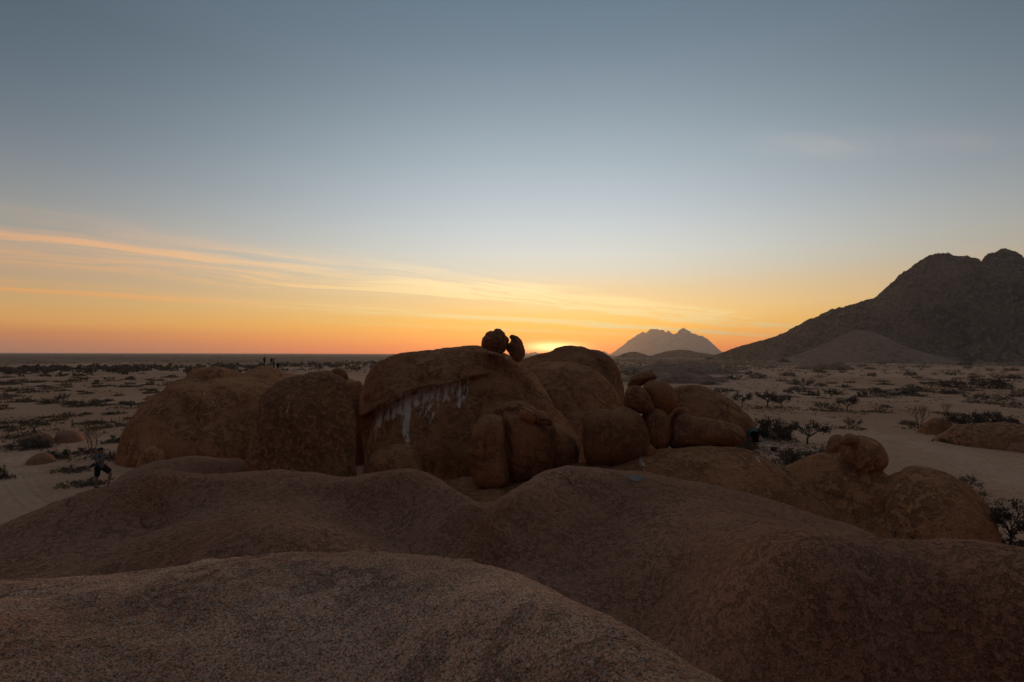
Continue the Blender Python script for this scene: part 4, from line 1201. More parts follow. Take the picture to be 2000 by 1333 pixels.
put_plant('vase', 1888, 956, 46, 30, 'dry_bush', 'wispy dry bush growing behind the hump of the nose-shaped rock', 'bush', parts=True, leafm='dry_leaf', twigm='pale_twig')
put_plant('mound', 1577, 908, 80, 34, 'dry_bush', 'wide tangle of grey dry brush between slab and thorn tree', 'bush', parts=True, leafm='dry_leaf', twigm='pale_twig')
put_plant('vase', 1535, 905, 46, 26, 'dry_bush', 'thin grey brush in front of the camp tent', 'bush', parts=True, leafm='dry_leaf', twigm='pale_twig')
put_plant('mound', 1455, 886, 34, 30, 'dry_bush', 'grey brush filling the gap under the snout of the lying boulder', 'bush', parts=True, leafm='dry_leaf', twigm='pale_twig')
put_plant('vase', 1662, 838, 34, 22, 'dry_bush', 'pale wispy bush on the sand just over the brow boulder', 'bush', parts=True, leafm='grass', twigm='pale_twig')
put_plant(U, 1972, 1078, 100, 96, 'thorn_tree', 'dark gnarled thorn tree at the foot of the nose-shaped rock hump', 'tree', parts=True)
put_plant('dead', 1925, 1078, 70, 46, 'dead_bush', 'bleached dead branches beside the gnarled thorn tree', 'bush', parts=True, twigm='pale_twig')
put_plant('mound', 1980, 1080, 90, 40, 'dry_bush', 'dark undergrowth below the gnarled thorn tree', 'bush', parts=True)
put_plant('dead', 1820, 1075, 64, 34, 'dead_bush', 'bleached twiggy dead bush in the gully below the nose-shaped rock', 'bush', parts=True, twigm='pale_twig')
put_plant('vase', 1775, 1068, 56, 38, 'dry_bush', 'dark thorny bush in the gully below the nose-shaped rock', 'bush', parts=True)
put_plant('mound', 1860, 1072, 60, 20, 'dry_bush', 'low dark brush along the gully below the nose-shaped rock', 'bush', parts=True)
put_plant('vase', 1887, 870, 30, 22, 'thorn_bush', 'dark thin bush in front of the wide outcrop', 'bush', parts=True)
put_plant('mound', 1849, 866, 24, 10, 'low_bush', 'small low bush at the near end of the wide outcrop', 'bush', parts=True)
put_plant('mound', 1880, 826, 60, 22, 'low_bush', 'dark brush along the back of the wide outcrop', 'bush', parts=True)
put_plant('mound', 1945, 828, 70, 24, 'low_bush', 'long dark brush on the crest of the wide outcrop', 'bush', parts=True)
put_plant('dead', 430, 912, 26, 26, 'dry_bush', 'thin twiggy bush before the foot of the egg-shaped block', 'bush', parts=True)
put_plant('vase', 470, 916, 28, 22, 'dry_bush', 'dark leafy bush tucked against the egg-shaped block', 'bush', parts=True)

# look-alike shrubs read off the photograph: foot x, foot y, width, height
SH_R = [(1541, 776, 22, 15), (1589, 772, 26, 11), (1554, 762, 22, 8), (1627, 798, 15, 10), (1718, 806, 24, 13), (1729, 795, 10, 6), (1685, 775, 22, 15), (1961, 781, 35, 15), (1943, 789, 34, 11),
        (1980, 746, 36, 13), (1863, 757, 47, 17), (1783, 763, 34, 12), (1820, 760, 42, 14), (1852, 770, 32, 10), (1886, 763, 30, 5), (1993, 774, 22, 14), (1990, 796, 28, 13), (1773, 829, 24, 9),
        (1435, 742, 32, 12), (1481, 740, 32, 10), (1427, 727, 40, 10), (1462, 733, 16, 8), (1509, 723, 20, 9), (1335, 749, 17, 9), (1347, 742, 22, 6), (1365, 730, 16, 9), (1310, 742, 32, 8),
        (1403, 767, 20, 9), (1423, 765, 24, 6), (1600, 728, 26, 8), (1643, 729, 16, 12), (1540, 735, 22, 8), (1703, 735, 18, 7), (1778, 734, 24, 9), (1723, 712, 16, 7), (1855, 733, 32, 12),
        (1800, 722, 26, 7), (1885, 714, 26, 7), (1951, 711, 18, 12), (1728, 752, 16, 6), (1650, 757, 14, 7), (1975, 725, 24, 6), (1700, 722, 20, 5), (1910, 738, 24, 7)]
SH_L = [(40, 786, 40, 15), (8, 781, 24, 15), (5, 800, 20, 11), (98, 789, 30, 12), (124, 788, 26, 19), (160, 794, 64, 12), (204, 793, 27, 13), (256, 797, 50, 13), (47, 763, 27, 11), (95, 765, 36, 10),
        (68, 766, 18, 5), (83, 756, 18, 5), (22, 765, 18, 9), (163, 746, 32, 10), (215, 745, 20, 9), (254, 742, 18, 7), (294, 752, 17, 10), (244, 756, 18, 6), (189, 750, 9, 9), (14, 752, 36, 9),
        (48, 748, 15, 8), (68, 748, 18, 6), (328, 753, 20, 9), (294, 781, 14, 7), (232, 774, 12, 7), (297, 765, 9, 4), (124, 763, 8, 4), (60, 787, 16, 5), (172, 770, 14, 4), (15, 838, 18, 7), (335, 738, 22, 6), (140, 745, 12, 5)]
grp = 'shrubs scattered over the sandy plain'
for lst in (SH_R, SH_L):
    for k, (cx, by, wp, hp) in enumerate(lst):
        put_plant(prnd.choice(('vase', 'mound', 'mound', 'umbrella', 'clump')) if hp > 6 else 'mound', cx, by, wp, hp, 'thorn_shrub', None, 'shrub', grp, leafm=prnd.choice(('leaf', 'leaf', 'leaf', 'dry_leaf')))



def clear(x, y):
    """keep the tracks open"""
    return not (55 < x < 75 and y < 130)


n = 0
while n < 95:
    y = 170 * (950 / 170) ** prnd.random(); x = y * prnd.uniform(0.34, 1.03)
    if not clear(x, y): continue
    wd = prnd.uniform(1.6, 6.0) * (1 + y / 900); h = wd * prnd.uniform(0.22, 0.5)
    put_plant('clump', 0, 0, wd / y * FP, h / y * FP, 'small_shrub', None, 'shrub', 'shrubs scattered over the sandy plain', leafm=prnd.choice(('leaf', 'leaf', 'dry_leaf', 'dry_leaf')), at=(x, y, 0)); n += 1
n = 0
while n < 60:
    y = 85 * (330 / 85) ** prnd.random(); x = -y * prnd.uniform(0.62, 1.03)
    wd = prnd.uniform(0.7, 2.6) * (1 + y / 300); h = wd * prnd.uniform(0.22, 0.5)
    put_plant('clump', 0, 0, wd / y * FP, h / y * FP, 'small_shrub', None, 'shrub', 'shrubs scattered over the sandy plain', leafm=prnd.choice(('leaf', 'dry_leaf', 'dry_leaf')), at=(x, y, 0)); n += 1


def scatter(name, label, P_, R_, H_, nleaf, mat, seed, flat=0.3, lsz=0.42):
    """one joined object of many far shrubs, leaf-clump faces spread through each crown"""
    r = np.random.default_rng(seed); n = len(P_)
    a = r.uniform(0, 6.28, (n, nleaf)); rr = np.sqrt(r.uniform(0, 1, (n, nleaf)))
    C = np.stack([P_[:, 0, None] + R_[:, None] * rr * np.cos(a), P_[:, 1, None] + R_[:, None] * rr * np.sin(a),
                  P_[:, 2, None] + H_[:, None] * r.uniform(0.02, 1, (n, nleaf)) * (1 - 0.55 * rr ** 2)], -1).reshape(-1, 3)
    sz = np.repeat(np.minimum(R_, H_) * lsz, nleaf)[:, None] * r.uniform(0.6, 1.3, (n * nleaf, 1))
    d1 = r.normal(size=C.shape); d1 /= np.linalg.norm(d1, axis=1)[:, None]
    d2 = np.cross(d1, r.normal(size=C.shape)); d2 /= np.linalg.norm(d2, axis=1)[:, None]
    V = np.stack([C - d1 * sz, C - d2 * sz * 0.6, C + d1 * sz, C + d2 * sz * 0.6], 1).reshape(-1, 3)
    F = np.arange(len(V)).reshape(-1, 4)
    return obj(name, new_mesh(name, V, F, [M[mat]], smooth=False), kind='stuff', label=label)


r = np.random.default_rng(77)
# thicket along the dry river, left
t_ = r.uniform(0, 1, 800)
ax = np.interp(t_, [0, 0.45, 0.75, 1], [-560, -330, -235, -60]); ay = np.interp(t_, [0, 0.45, 0.75, 1], [330, 430, 600, 900])
P_ = np.stack([ax, ay], 1) + r.normal(size=(800, 2)) * np.stack([20 + 30 * t_, 34 + 90 * t_], 1)
scatter('far_thicket', 'dark band of thorn trees along the dry river', np.c_[P_, np.zeros(len(P_))], r.uniform(1.6, 4.6, 800), r.uniform(1.2, 4.4, 800), 26, 'leaf', 1)
# scrub on the far plain, both sides
y = 380 * (6000 / 380) ** r.uniform(0, 1, 9000); x = y * r.uniform(-1.06, 1.06, 9000)
keep = (y > 700) | (x < -0.1 * y)
keep &= fbm(np.c_[x, y, 0 * x], 0.004, 3, seed=12) + r.normal(size=9000) * 0.35 > -0.15
x, y = x[keep], y[keep]
scatter('far_scrub', 'sparse low scrub dotting the plain out to the horizon', np.c_[x, y, 0 * x], r.uniform(1.2, 3.4, len(x)) * (1 + y / 2500), r.uniform(0.5, 1.6, len(x)) * (1 + y / 3500), 7, 'leaf', 2)
y = 330 * (1500 / 330) ** r.uniform(0, 1, 2600); x = y * r.uniform(0.20, 1.06, 2600)
keep = r.uniform(0, 1, 2600) < np.clip((y - 330) / 700, 0.05, 1)
x, y = x[keep], y[keep]
scatter('far_scrub', 'low scrub thickening towards the foot of the tall mountain', np.c_[x, y, 0 * x], r.uniform(1.0, 3.6, len(x)), r.uniform(0.5, 1.8, len(x)), 9, 'leaf', 3)
y = 300 * (1500 / 300) ** r.uniform(0, 1, 1800); x = y * r.uniform(0.17, 0.50, 1800)
keep = (x < 0.36 * y) | (y > 480) & (r.uniform(0, 1, 1800) < 0.6)
x, y = x[keep], y[keep]
scatter('far_scrub', 'brown scrub over the rocky ground beyond the flat outcrop', np.c_[x, y, np.zeros(len(x)) + 0.3], r.uniform(0.8, 2.8, len(x)), r.uniform(0.6, 2.6, len(x)), 9, 'dry_leaf', 6)
# scrub on the mountain flank
cen = MV[MF].mean(1); cen = cen[(cen[:, 1] < 1450) & (cen[:, 2] > 2)]
sel = cen[r.integers(0, len(cen), 9000)] + np.c_[r.uniform(-3, 3, (9000, 2)), np.zeros(9000)]
sel = sel[fbm(sel, 0.012, 3, seed=14) + r.normal(size=len(sel)) * 0.4 > 0.0]
scatter('mountain_scrub', 'dark scrub clinging to the flank of the tall mountain', sel, r.uniform(1.2, 4.0, len(sel)), r.uniform(1.0, 2.6, len(sel)), 6, 'leaf', 4)
# dry grass tufts on the near sand
y = 45 * (330 / 45) ** r.uniform(0, 1, 16000); x = y * r.uniform(-1.05, 1.05, 16000)
keep = (np.abs(x) > 0.40 * y) & ~((x > 52) & (x < 76) & (y < 125)) & (fbm(np.c_[x, y, 0 * x], 0.05, 3, seed=15) > 0.05)
keep &= ~((x < -44) & (x > -82) & (y < 95) & (fbm(np.c_[x, y, 0 * x], 0.05, 3, seed=15) < 0.5))
x, y = x[keep], y[keep]; z = gh(np.c_[x, y])
scatter('dry_grass', 'sparse dry grass tufts on the near sand', np.c_[x, y, z], r.uniform(0.15, 0.5, len(x)) * (1 + y / 250), r.uniform(0.08, 0.28, len(x)) * (1 + y / 250), 8, 'dry_leaf', 5)


# ochre grass standing round the feet of the bushes
GP = np.array(PLANTS); rep_ = np.repeat(GP, 26, axis=0)
a_ = r.uniform(0, 6.28, len(rep_)); d_ = np.sqrt(r.uniform(0, 1, len(rep_))) * rep_[:, 2] * 1.55 + 0.2
x = rep_[:, 0] + d_ * np.cos(a_); y = rep_[:, 1] + d_ * np.sin(a_)
scatter('dry_grass', 'ochre dry grass round the feet of the bushes', np.c_[x, y, gh(np.c_[x, y])], r.uniform(0.2, 0.6, len(x)) * (1 + y / 200), r.uniform(0.12, 0.4, len(x)) * (1 + y / 200), 8, 'grass', 7)


# ------------------------------------------------------------------ boxes, bars, fence, camp
def box_mesh(name, parts, mat, bevel=0.0):
    """parts: list of (centre, size, rotation about y) joined to one mesh"""
    V, F = [], []
    for c, s, ry in parts:
        b = len(V); cr, sr = math.cos(ry), math.sin(ry)
        for sx in (-1, 1):
            for sy in (-1, 1):
                for sz in (-1, 1):
                    x, y, z = sx * s[0] / 2, sy * s[1] / 2, sz * s[2] / 2
                    V.append((c[0] + x * cr + z * sr, c[1] + y, c[2] - x * sr + z * cr))
        for q in ((0, 1, 3, 2), (4, 6, 7, 5), (0, 4, 5, 1), (2, 3, 7, 6), (0, 2, 6, 4), (1, 5, 7, 3)):
            F.append(tuple(b + k for k in q))
    return new_mesh(name, np.array(V, float), np.array(F), [M[mat]], smooth=False)


def bar(p, q, wd):
    """box part from p to q in the xz plane"""
    p, q = np.array(p, float), np.array(q, float); d = q - p; L = np.linalg.norm(d)
    return ((p + q) / 2, (wd, wd, L), math.atan2(d[0], d[2]))


fence = obj('wire_fence', None, loc=gnd(141, 834), label='thin wire fence on leaning posts across the sand', cat='fence')
F0 = np.array(fence.location)
tops = []
for x, y, h, wd in ((-40, 852, 1.0, .08), (24, 846, 1.1, .08), (60, 842, 1.0, .06), (98, 838, 1.0, .06), (109, 834, 1.0, .06), (127, 832, 1.1, .06), (141, 834, 1.45, .16), (170, 827.5, 0.9, .06), (189, 827, 1.0, .06), (199, 828, 1.3, .13), (217.5, 826, 1.1, .07),
                    (233.5, 825, 1.15, .07), (248.5, 822.5, 1.15, .07), (265, 821, 1.1, .07)):
    p = gnd(x, y) - F0; p[2] = gh(gnd(x, y)[None, :])[0]
    tops.append((p, h))
    o = obj('post', box_mesh('post', [((0, 0, h / 2 - 0.1), (wd, wd, h + 0.2), prnd.uniform(-0.05, 0.05)), ((0, 0, h + 0.02), (wd * 1.15, wd * 1.15, 0.05), 0)], 'post'), fence, loc=p)
for hz in (0.35, 0.65, 0.92):
    g = Geo(); g.tube([p + np.array((0, 0, h * hz if h < 1.2 else hz * 1.05)) for p, h in tops], 0.006, 0.006)
    obj('wire', g.mesh('wire', [M['wire']]), fence)

cbase = gnd(1484, 877)
sc = cbase[1] / FP
tent = obj('camp_tent', None, loc=cbase, label='green canvas camp tent on pale ladder legs under the thorn bush', cat='tent')


def canopy(y0, y1, prof):
    c = curve(np.array(prof), False, 5); n = len(c); V, F = [], []
    for y in (y0, (y0 + y1) / 2, y1):
        sag = -0.05 if y not in (y0, y1) else 0
        for d in (0, -0.05):
            for k, (x, z) in enumerate(c): V.append((x, y, z + sag + d))
    for s in range(2):
        for k in range(n - 1):
            a = s * 2 * n + k; b = a + 2 * n
            F.append((a, a + 1, b + 1, b)); F.append((a + n, b + n, b + n + 1, a + n + 1))
    for k in range(n - 1):
        F.append((k, k + n, k + n + 1, k + 1)); F.append((4 * n + k, 4 * n + k + 1, 5 * n + k + 1, 5 * n + k))
    return new_mesh('canopy', np.array(V, float), np.array(F), [M['canvas']])


prof = [(-2.2, 1.9), (-2.0, 2.5), (-1.5, 2.95), (-0.5, 3.05), (0.25, 2.55), (0.55, 1.75)]
prof2 = [(x + 0.95, z + 0.06) for x, z in prof[2:]]
obj('canopy', canopy(-0.9, 0.3, prof), tent, label='near green canvas roof strip')
obj('canopy', canopy(0.45, 1.7, prof2), tent, label='far green canvas roof strip')
obj('inner_wall', box_mesh('inner_wall', [((-1.0, 0.35, 1.95), (1.9, 0.06, 1.5), 0), ((-1.9, 0.6, 1.9), (0.06, 1.4, 1.2), 0), ((-0.9, 0.6, 1.15), (2.2, 1.6, 0.12), 0)], 'black'), tent)
for x0, x1, yy in ((0.15, 0.55, -0.85), (0.85, 1.35, 1.5)):
    parts = []
    for dx_ in (0.0, 0.32):
        parts.append(bar((x0 + dx_, yy, 1.9), (x1 + dx_, yy, 0.0), 0.05))
    for k in range(5):
        f = 0.15 + 0.17 * k
        parts.append(((x0 + (x1 - x0) * f + 0.16, yy, 1.9 * (1 - f)), (0.34, 0.045, 0.04), 0))
    obj('ladder', box_mesh('ladder', parts, 'metal'), tent)
for x, y in ((-1.9, -0.2), (-1.9, 1.3), (-0.1, 1.3)):
    obj('leg', box_mesh('leg', [((x, y, 0.55), (0.07, 0.07, 1.1), 0)], 'metal'), tent)
tb = gnd(1499, 879.5)
table = obj('camp_table', None, loc=tb, label='folding camp table with pale top beside the tent ladder', cat='table')
obj('table_top', box_mesh('table_top', [((0, 0, 0.72), (1.1, 0.6, 0.04), 0), ((0, 0, 0.69), (1.0, 0.5, 0.02), 0)], 'tabletop'), table)
for sx in (-0.48, 0.48):
    for sy in (-0.24, 0.24):
        obj('leg', box_mesh('leg', [bar((sx, sy, 0.68), (sx * 1.05, sy, 0), 0.035)], 'metal'), table)
cb = gnd(1511, 881)
crate = obj('storage_crate', None, loc=cb, label='brown storage crate standing at the end of the camp table', cat='crate')
obj('body', box_mesh('body', [((0, 0, 0.27), (0.72, 0.5, 0.5), 0), ((0, 0, 0.0), (0.66, 0.44, 0.06), 0)], 'crate'), crate)
obj('lid', box_mesh('lid', [((0, 0, 0.55), (0.78, 0.55, 0.07), 0), ((0, -0.285, 0.5), (0.14, 0.03, 0.1), 0)], 'crate'), crate)
ch = gnd(1480.5, 876)
chair = obj('camp_chair', None, loc=ch, label='pale folding chair standing below the tent platform', cat='chair')
obj('seat', box_mesh('seat', [((0, 0, 0.46), (0.5, 0.46, 0.05), 0)], 'tabletop'), chair)
obj('backrest', box_mesh('backrest', [((0, 0.23, 0.82), (0.5, 0.04, 0.34), 0)], 'tabletop'), chair)
for sx in (-0.22, 0.22):
    for sy in (-0.2, 0.2):
        obj('leg', box_mesh('leg', [((sx, sy, 0.23 if sy < 0 else 0.5), (0.03, 0.03, 0.46 if sy < 0 else 1.0), 0)], 'metal'), chair)
lg = gnd(1523, 884)
g = Geo(); rn = np.random.default_rng(3)
for k in range(7):
    a = rn.uniform(-0.5, 0.5); c = np.array((rn.uniform(-0.3, 0.3), rn.uniform(-0.25, 0.25), 0.06 + 0.09 * (k // 3)))
    d = np.array((math.cos(a), math.sin(a), 0)) * 0.55
    g.tube([c - d, c + (0, 0, 0.02), c + d], 0.055, 0.04)
obj('firewood', g.mesh('firewood', [M['pale_twig']]), loc=lg, label='small heap of pale firewood sticks beside the storage crate', cat='firewood')


# ------------------------------------------------------------------ people
def cone(P3, a, b, ra, rb):
    a, b = np.array(a, np.float32), np.array(b, np.float32); e = b - a
    L = float(e @ e) + 1e-9
    t = np.clip(((P3[0] - a[0]) * e[0] + (P3[1] - a[1]) * e[1] + (P3[2] - a[2]) * e[2]) / L, 0, 1)
    d = np.sqrt((P3[0] - a[0] - t * e[0]) ** 2 + (P3[1] - a[1] - t * e[1]) ** 2 + (P3[2] - a[2] - t * e[2]) ** 2)
    return d - (ra + (rb - ra) * t)


def blob(name, prims, cell, mat, k=0.03):
    A = np.array([p for q in prims for p in ((np.array(q[0]) - max(q[2], q[3])), np.array(q[0]) + max(q[2], q[3]), np.array(q[1]) - max(q[2], q[3]), np.array(q[1]) + max(q[2], q[3]))])
    lo, hi = A.min(0) - 3 * cell, A.max(0) + 3 * cell
    ax_ = [np.arange(lo[i], hi[i], cell, dtype=np.float32) for i in range(3)]
    sh = tuple(len(a) for a in ax_)
    F = np.full(sh, 9.0, np.float32)
    for a, b, ra, rb in prims:
        m_ = max(ra, rb) + 4 * k + 2 * cell
        l2, h2 = np.minimum(a, b) - m_, np.maximum(a, b) + m_
        sl = tuple(slice(max(0, int((l2[i] - lo[i]) / cell)), min(sh[i], int((h2[i] - lo[i]) / cell) + 2)) for i in range(3))
        P3 = np.meshgrid(*[ax_[i][sl[i]] for i in range(3)], indexing='ij', sparse=True)
        F[sl] = smin(F[sl], cone(P3, a, b, ra, rb), k if max(ra, rb) > 0.02 else 0.006)
    V, Q = surface_nets(F, lo, cell)
    return new_mesh(name, V, Q, [M[mat]])


def hand(wrist, fwd, up, side):
    """palm, four curled fingers of different lengths and a thumb"""
    f = np.array(fwd, float); f /= np.linalg.norm(f); u = np.array(up, float); u -= f * (u @ f); u /= np.linalg.norm(u); s = np.cross(f, u) * side
    w_ = np.array(wrist, float); out = [(w_, w_ + f * 0.045, 0.024, 0.026)]
    for k, L in enumerate((0.068, 0.078, 0.072, 0.056)):
        b = w_ + f * 0.055 + u * (0.030 - 0.020 * k)
        out.append((w_ + f * 0.02 + u * (0.018 - 0.012 * k), b, 0.015, 0.011))
        m_ = b + f * L * 0.55 + s * 0.010; e = m_ + f * L * 0.25 + s * L * 0.5
        out += [(b, m_, 0.0095, 0.0088), (m_, e, 0.0088, 0.0075)]
    t0 = w_ + f * 0.015 + u * 0.022; t1 = t0 + u * 0.032 + f * 0.022 + s * 0.012; t2 = t1 + f * 0.028 + u * 0.006 + s * 0.012
    out += [(t0, t1, 0.014, 0.011), (t1, t2, 0.011, 0.008)]
    return out


def head_prims(c, face):
    """c: centre of the skull, face: unit direction"""
    c = np.array(c, float); f = np.array(face, float); s = np.cross((0, 0, 1), f); z = np.array((0, 0, 1.0))
    p = [(c + z * 0.025 - f * 0.018, c + z * 0.02 + f * 0.012, 0.090, 0.082), (c + f * 0.035 - z * 0.02, c + f * 0.042 - z * 0.075, 0.062, 0.044),
         (c + f * 0.088 + z * 0.005, c + f * 0.108 - z * 0.03, 0.010, 0.014), (c + f * 0.086 - z * 0.064 - s * 0.018, c + f * 0.086 - z * 0.064 + s * 0.018, 0.010, 0.010)]
    for k in (-1, 1):
        p.append((c + s * k * 0.082 - z * 0.02, c + s * k * 0.085 + z * 0.022 - f * 0.006, 0.012, 0.015))
    eyes = [(c + f * 0.083 + s * k * 0.031 + z * 0.004, c + f * 0.084 + s * k * 0.031 + z * 0.004, 0.011, 0.011) for k in (-1, 1)]
    hair = [(c + z * 0.045 - f * 0.028, c + z * 0.050 + f * 0.020, 0.090, 0.080), (c - f * 0.045, c - f * 0.04 - z * 0.05, 0.075, 0.05)]
    return p, eyes, hair


def person(name, label, J, cell, look, outfit, group=None, loc=(0, 0, 0), rz=0.0, scale=1.0, fingers=True):
    """J: joints in metres about the feet. outfit: shirt, trouser materials and lengths"""
    o = obj(name, None, loc=loc, label=label, cat='person', group=group)
    o.rotation_euler = (0, 0, rz); o.scale = (scale,) * 3
    v = {k: np.array(p, float) for k, p in J.items()}
    chest = (v['shl'] + v['shr']) / 2; pel = (v['hipl'] + v['hipr']) / 2
    mid = chest * 0.45 + pel * 0.55
    B = [(pel, mid, 0.135, 0.118), (mid, chest - (0, 0, 0.10), 0.118, 0.135), (chest - (0, 0, 0.06), v['neck'], 0.085, 0.055), (v['neck'], v['head'] - (0, 0, 0.04), 0.054, 0.052),
         (v['shl'], v['shr'], 0.062, 0.062), (v['hipl'], v['hipr'], 0.098, 0.098)]
    for s in 'lr':
        B += [(v['sh' + s], v['el' + s], 0.052, 0.040), (v['el' + s], v['wr' + s], 0.041, 0.026),
              (v['hip' + s], v['kn' + s], 0.088, 0.058), (v['kn' + s], v['kn' + s] * 0.62 + v['an' + s] * 0.38, 0.056, 0.057), (v['kn' + s] * 0.62 + v['an' + s] * 0.38, v['an' + s], 0.057, 0.036)]
        B += [(v['an' + s], v['toe' + s] * 0.85 + v['an' + s] * 0.15 - (0, 0, 0.0), 0.036, 0.026)]
        fd = v['wr' + s] - v['el' + s]
        hd = v.get('hd' + s, fd)
        B += hand(v['wr' + s], hd, J.get('hu' + s, (0, 0, 1)), 1 if s == 'l' else -1)
    hp, eyes, hair = head_prims(v['head'], look)
    obj('body', blob('body', B + hp, cell, 'skin'), o)
    obj('hair', blob('hair', hair, cell * 1.3, 'hair'), o)
    for e_ in eyes: obj('eye', blob('eye', [e_], 0.006, 'dark'), o)
    top, bot, sl, leg, topn, botn = outfit
    T = [(pel + (0, 0, 0.06), mid, 0.156, 0.142), (mid, chest - (0, 0, 0.10), 0.142, 0.158), (chest - (0, 0, 0.05), v['neck'] - (0, 0, 0.045), 0.105, 0.078), (v['shl'], v['shr'], 0.080, 0.080)]
    L = [(v['hipl'] + (0, 0, 0.04), v['hipr'] + (0, 0, 0.04), 0.118, 0.118), (pel + (0, 0, 0.10), pel, 0.138, 0.135)]
    for s in 'lr':
        e = v['sh' + s] + (v['el' + s] - v['sh' + s]) * min(sl, 1.0); T.append((v['sh' + s], e, 0.076, 0.070 if sl < 1 else 0.056))
        if sl > 1: T.append((v['el' + s], v['el' + s] + (v['wr' + s] - v['el' + s]) * (sl - 1), 0.056, 0.042))
        e = v['hip' + s] + (v['kn' + s] - v['hip' + s]) * min(leg, 1.0); L.append((v['hip' + s], e, 0.112, 0.104 if leg < 1 else 0.078))
        if leg > 1: L.append((v['kn' + s], v['kn' + s] + (v['an' + s] - v['kn' + s]) * (leg - 1), 0.078, 0.060))
        f = v['toe' + s] - v['an' + s]
        sh = [(v['an' + s] + (0, 0, -0.03) - f * 0.12, v['an' + s] - (0, 0, 0.045) + f * 0.5, 0.046, 0.042), (v['an' + s] - (0, 0, 0.045) + f * 0.5, v['toe' + s] - (0, 0, 0.005), 0.042, 0.034)]
        obj('shoe', blob('shoe', sh, max(cell, 0.009), 'dark'), o)
    obj(topn, blob('top', T, cell * 1.2, top), o)
    obj(botn, blob('bottom', L, cell * 1.2, bot), o)
    return o


# man photographing with a phone, one foot up on the rock edge
FY = 22.5
fa = px(193, 966, FY); fb = px(210, 959, FY)
za = on_whale(fa[0], fa[1]); zb_ = on_whale(fb[0] + 0.03, fb[1])
dxb = fb[0] - fa[0]; up_ = zb_ - za
J = dict(hipl=(0.07, 0.09, 0.90), hipr=(0.02, -0.09, 0.89), shl=(0.06, 0.19, 1.42), shr=(0.0, -0.19, 1.41), neck=(0.06, 0.0, 1.50), head=(0.09, 0.0, 1.635),
         ell=(0.26, 0.22, 1.24), elr=(0.14, -0.27, 1.20), wrl=(0.44, 0.10, 1.42), wrr=(0.40, -0.04, 1.43), knl=(0.42, 0.12, up_ + 0.53), knr=(0.0, -0.10, 0.49),
         anl=(dxb - 0.04, 0.11, up_ + 0.085), anr=(-0.04, -0.10, 0.085), toel=(dxb + 0.16, 0.13, up_ + 0.035), toer=(0.15, -0.13, 0.035),
         hdl=(0.35, -0.45, 0.6), hdr=(0.35, 0.35, 0.6), hul=(-0.6, 0, 0.5), hur=(-0.6, 0, 0.5))
man = person('person', 'man in grey shirt and dark shorts raising a phone with one foot up', J, 0.0095, (0.985, 0.1, 0.14), ('shirt', 'black', 0.62, 0.74, 'shirt', 'shorts'), loc=(fa[0], FY, za))
obj('shorts_panel', blob('shorts_panel', [((0.16, 0.13, 0.985 - 0.0), (0.42, 0.14, up_ + 0.66), 0.045, 0.040)], 0.012, 'red'), man, label='dark red side panel of the shorts')
obj('strap', blob('strap', [((0.17, 0.10, 1.38), (0.15, -0.03, 1.2), 0.022, 0.022), ((0.15, -0.03, 1.2), (-0.06, -0.18, 1.05), 0.022, 0.022), ((-0.03, -0.12, 1.47), (0.13, -0.10, 1.40), 0.022, 0.022)], 0.01, 'dark'), man)
# things he holds or carries are things of their own
mw = np.array(man.location)
bag = obj('camera_bag', blob('camera_bag', [((-0.10, -0.19, 1.03), (-0.16, -0.20, 0.99), 0.062, 0.058), ((-0.16, -0.20, 0.99), (-0.235, -0.20, 0.955), 0.042, 0.040), ((-0.10, -0.18, 1.06), (-0.04, -0.17, 1.16), 0.02, 0.014)], 0.011, 'dark'),
          loc=mw, label='black camera hanging at the hip of the man with the phone', cat='camera')
obj('phone', box_mesh('phone', [((0, 0, 0), (0.012, 0.078, 0.155), -0.15), ((-0.006, 0.018, 0.05), (0.008, 0.03, 0.034), -0.15)], 'dark'), loc=mw + (0.475, 0.03, 1.545), label='dark phone held up in both hands of the man', cat='phone')


def on_rock(o, x, y):
    """height of a rock's top at (x, y), read from its mesh"""
    n = len(o.data.vertices); c = np.empty(n * 3, np.float32); o.data.vertices.foreach_get('co', c)
    c = c.reshape(-1, 3) + np.array(o.location)
    d = np.hypot(c[:, 0] - x, c[:, 1] - y)
    return float(c[d < 0.5][:, 2].max())


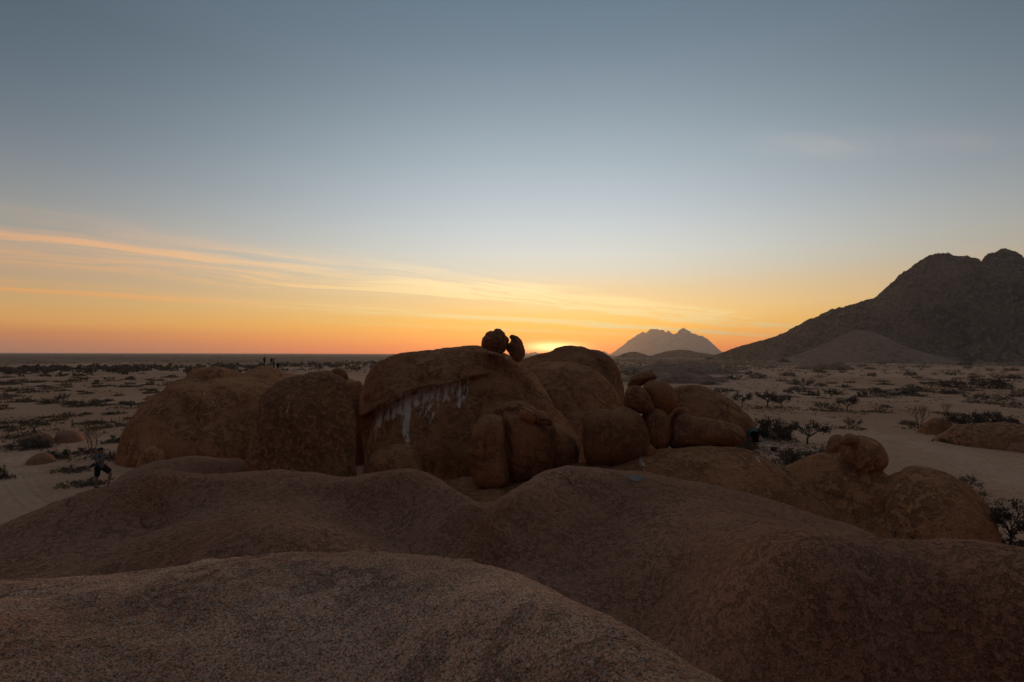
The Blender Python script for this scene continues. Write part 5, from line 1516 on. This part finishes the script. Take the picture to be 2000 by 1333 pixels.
def stand(lean=0.0, step=0.10, arm='down', turn=1):
    return dict(hipl=(0, 0.09, 0.90), hipr=(0, -0.09, 0.90), shl=(0.02, 0.18, 1.43), shr=(0.02, -0.18, 1.43), neck=(0.03, 0, 1.51), head=(0.05, 0, 1.645),
                ell=(-0.03, 0.25, 1.15) if arm == 'down' else (0.10, 0.25, 1.17), elr=(-0.03, -0.25, 1.15) if arm == 'down' else (0.10, -0.25, 1.17),
                wrl=(0.05, 0.24, 0.90) if arm == 'down' else (0.30, 0.08, 1.22), wrr=(0.05, -0.24, 0.90) if arm == 'down' else (0.30, -0.06, 1.20),
                knl=(step * 0.6 + 0.03, 0.10, 0.48), knr=(-step * 0.4 + 0.03, -0.10, 0.48), anl=(step, 0.10, 0.085), anr=(-step, -0.10, 0.085),
                toel=(step + 0.19, 0.13, 0.035), toer=(-step + 0.19, -0.13, 0.035))


for x, yd, pose, rz, s, outfit, lab in (
        (516.5, 93.0, stand(step=0.16), 1.2, 1.0, ('purple', 'denim', 1.9, 1.93, 'jacket', 'trousers'), 'person in purple jacket and dark trousers standing alone on the dome top'),
        (530.5, 93.6, stand(step=0.05), 2.0, 0.90, ('denim', 'khaki', 1.9, 1.93, 'jacket', 'trousers'), 'person in dark jacket and pale trousers close beside another on the dome'),
        (534.7, 92.6, stand(step=0.04, arm='up'), 0.4, 0.98, ('mauve', 'black', 1.9, 1.93, 'shirt', 'trousers'), 'person in pale top and black trousers with arms raised to the chest'),
        (542.5, 91.2, stand(step=0.24), -0.5, 0.92, ('black', 'black', 1.9, 1.93, 'jacket', 'trousers'), 'person in black striding down the side of the dome')):
    xw = (x - 1000) / FP * yd
    z = on_rock(rear_dome, xw, yd) - 0.02
    person('person', lab, pose, 0.016, (1, 0, 0), outfit, loc=(xw, yd, z), rz=rz, scale=s)

# ------------------------------------------------------------------ evening haze
hz = HAZE_R
zt, zb2 = HAZE_TOP, -9.0
HV = np.array([(x, y, z) for x in (-hz, hz) for y in (-hz, hz) for z in (zb2, zt)], float)
HF = np.array([(0, 1, 3, 2), (4, 6, 7, 5), (0, 4, 5, 1), (2, 3, 7, 6), (0, 2, 6, 4), (1, 5, 7, 3)])
m = bpy.data.materials.new('haze_air'); m.use_nodes = True
nt = m.node_tree
for nd in list(nt.nodes):
    if nd.type != 'OUTPUT_MATERIAL': nt.nodes.remove(nd)
pv = nt.nodes.new('ShaderNodeVolumePrincipled')
pv.inputs['Color'].default_value = (0.85, 0.83, 0.83, 1)
pv.inputs['Density'].default_value = HAZE_DENSITY
pv.inputs['Anisotropy'].default_value = 0.55
nt.links.new(pv.outputs[0], [n_ for n_ in nt.nodes if n_.type == 'OUTPUT_MATERIAL'][0].inputs['Volume'])
obj('haze', new_mesh('haze', HV, HF, [m], smooth=False), kind='stuff', label='thin dusty evening haze over the plain')
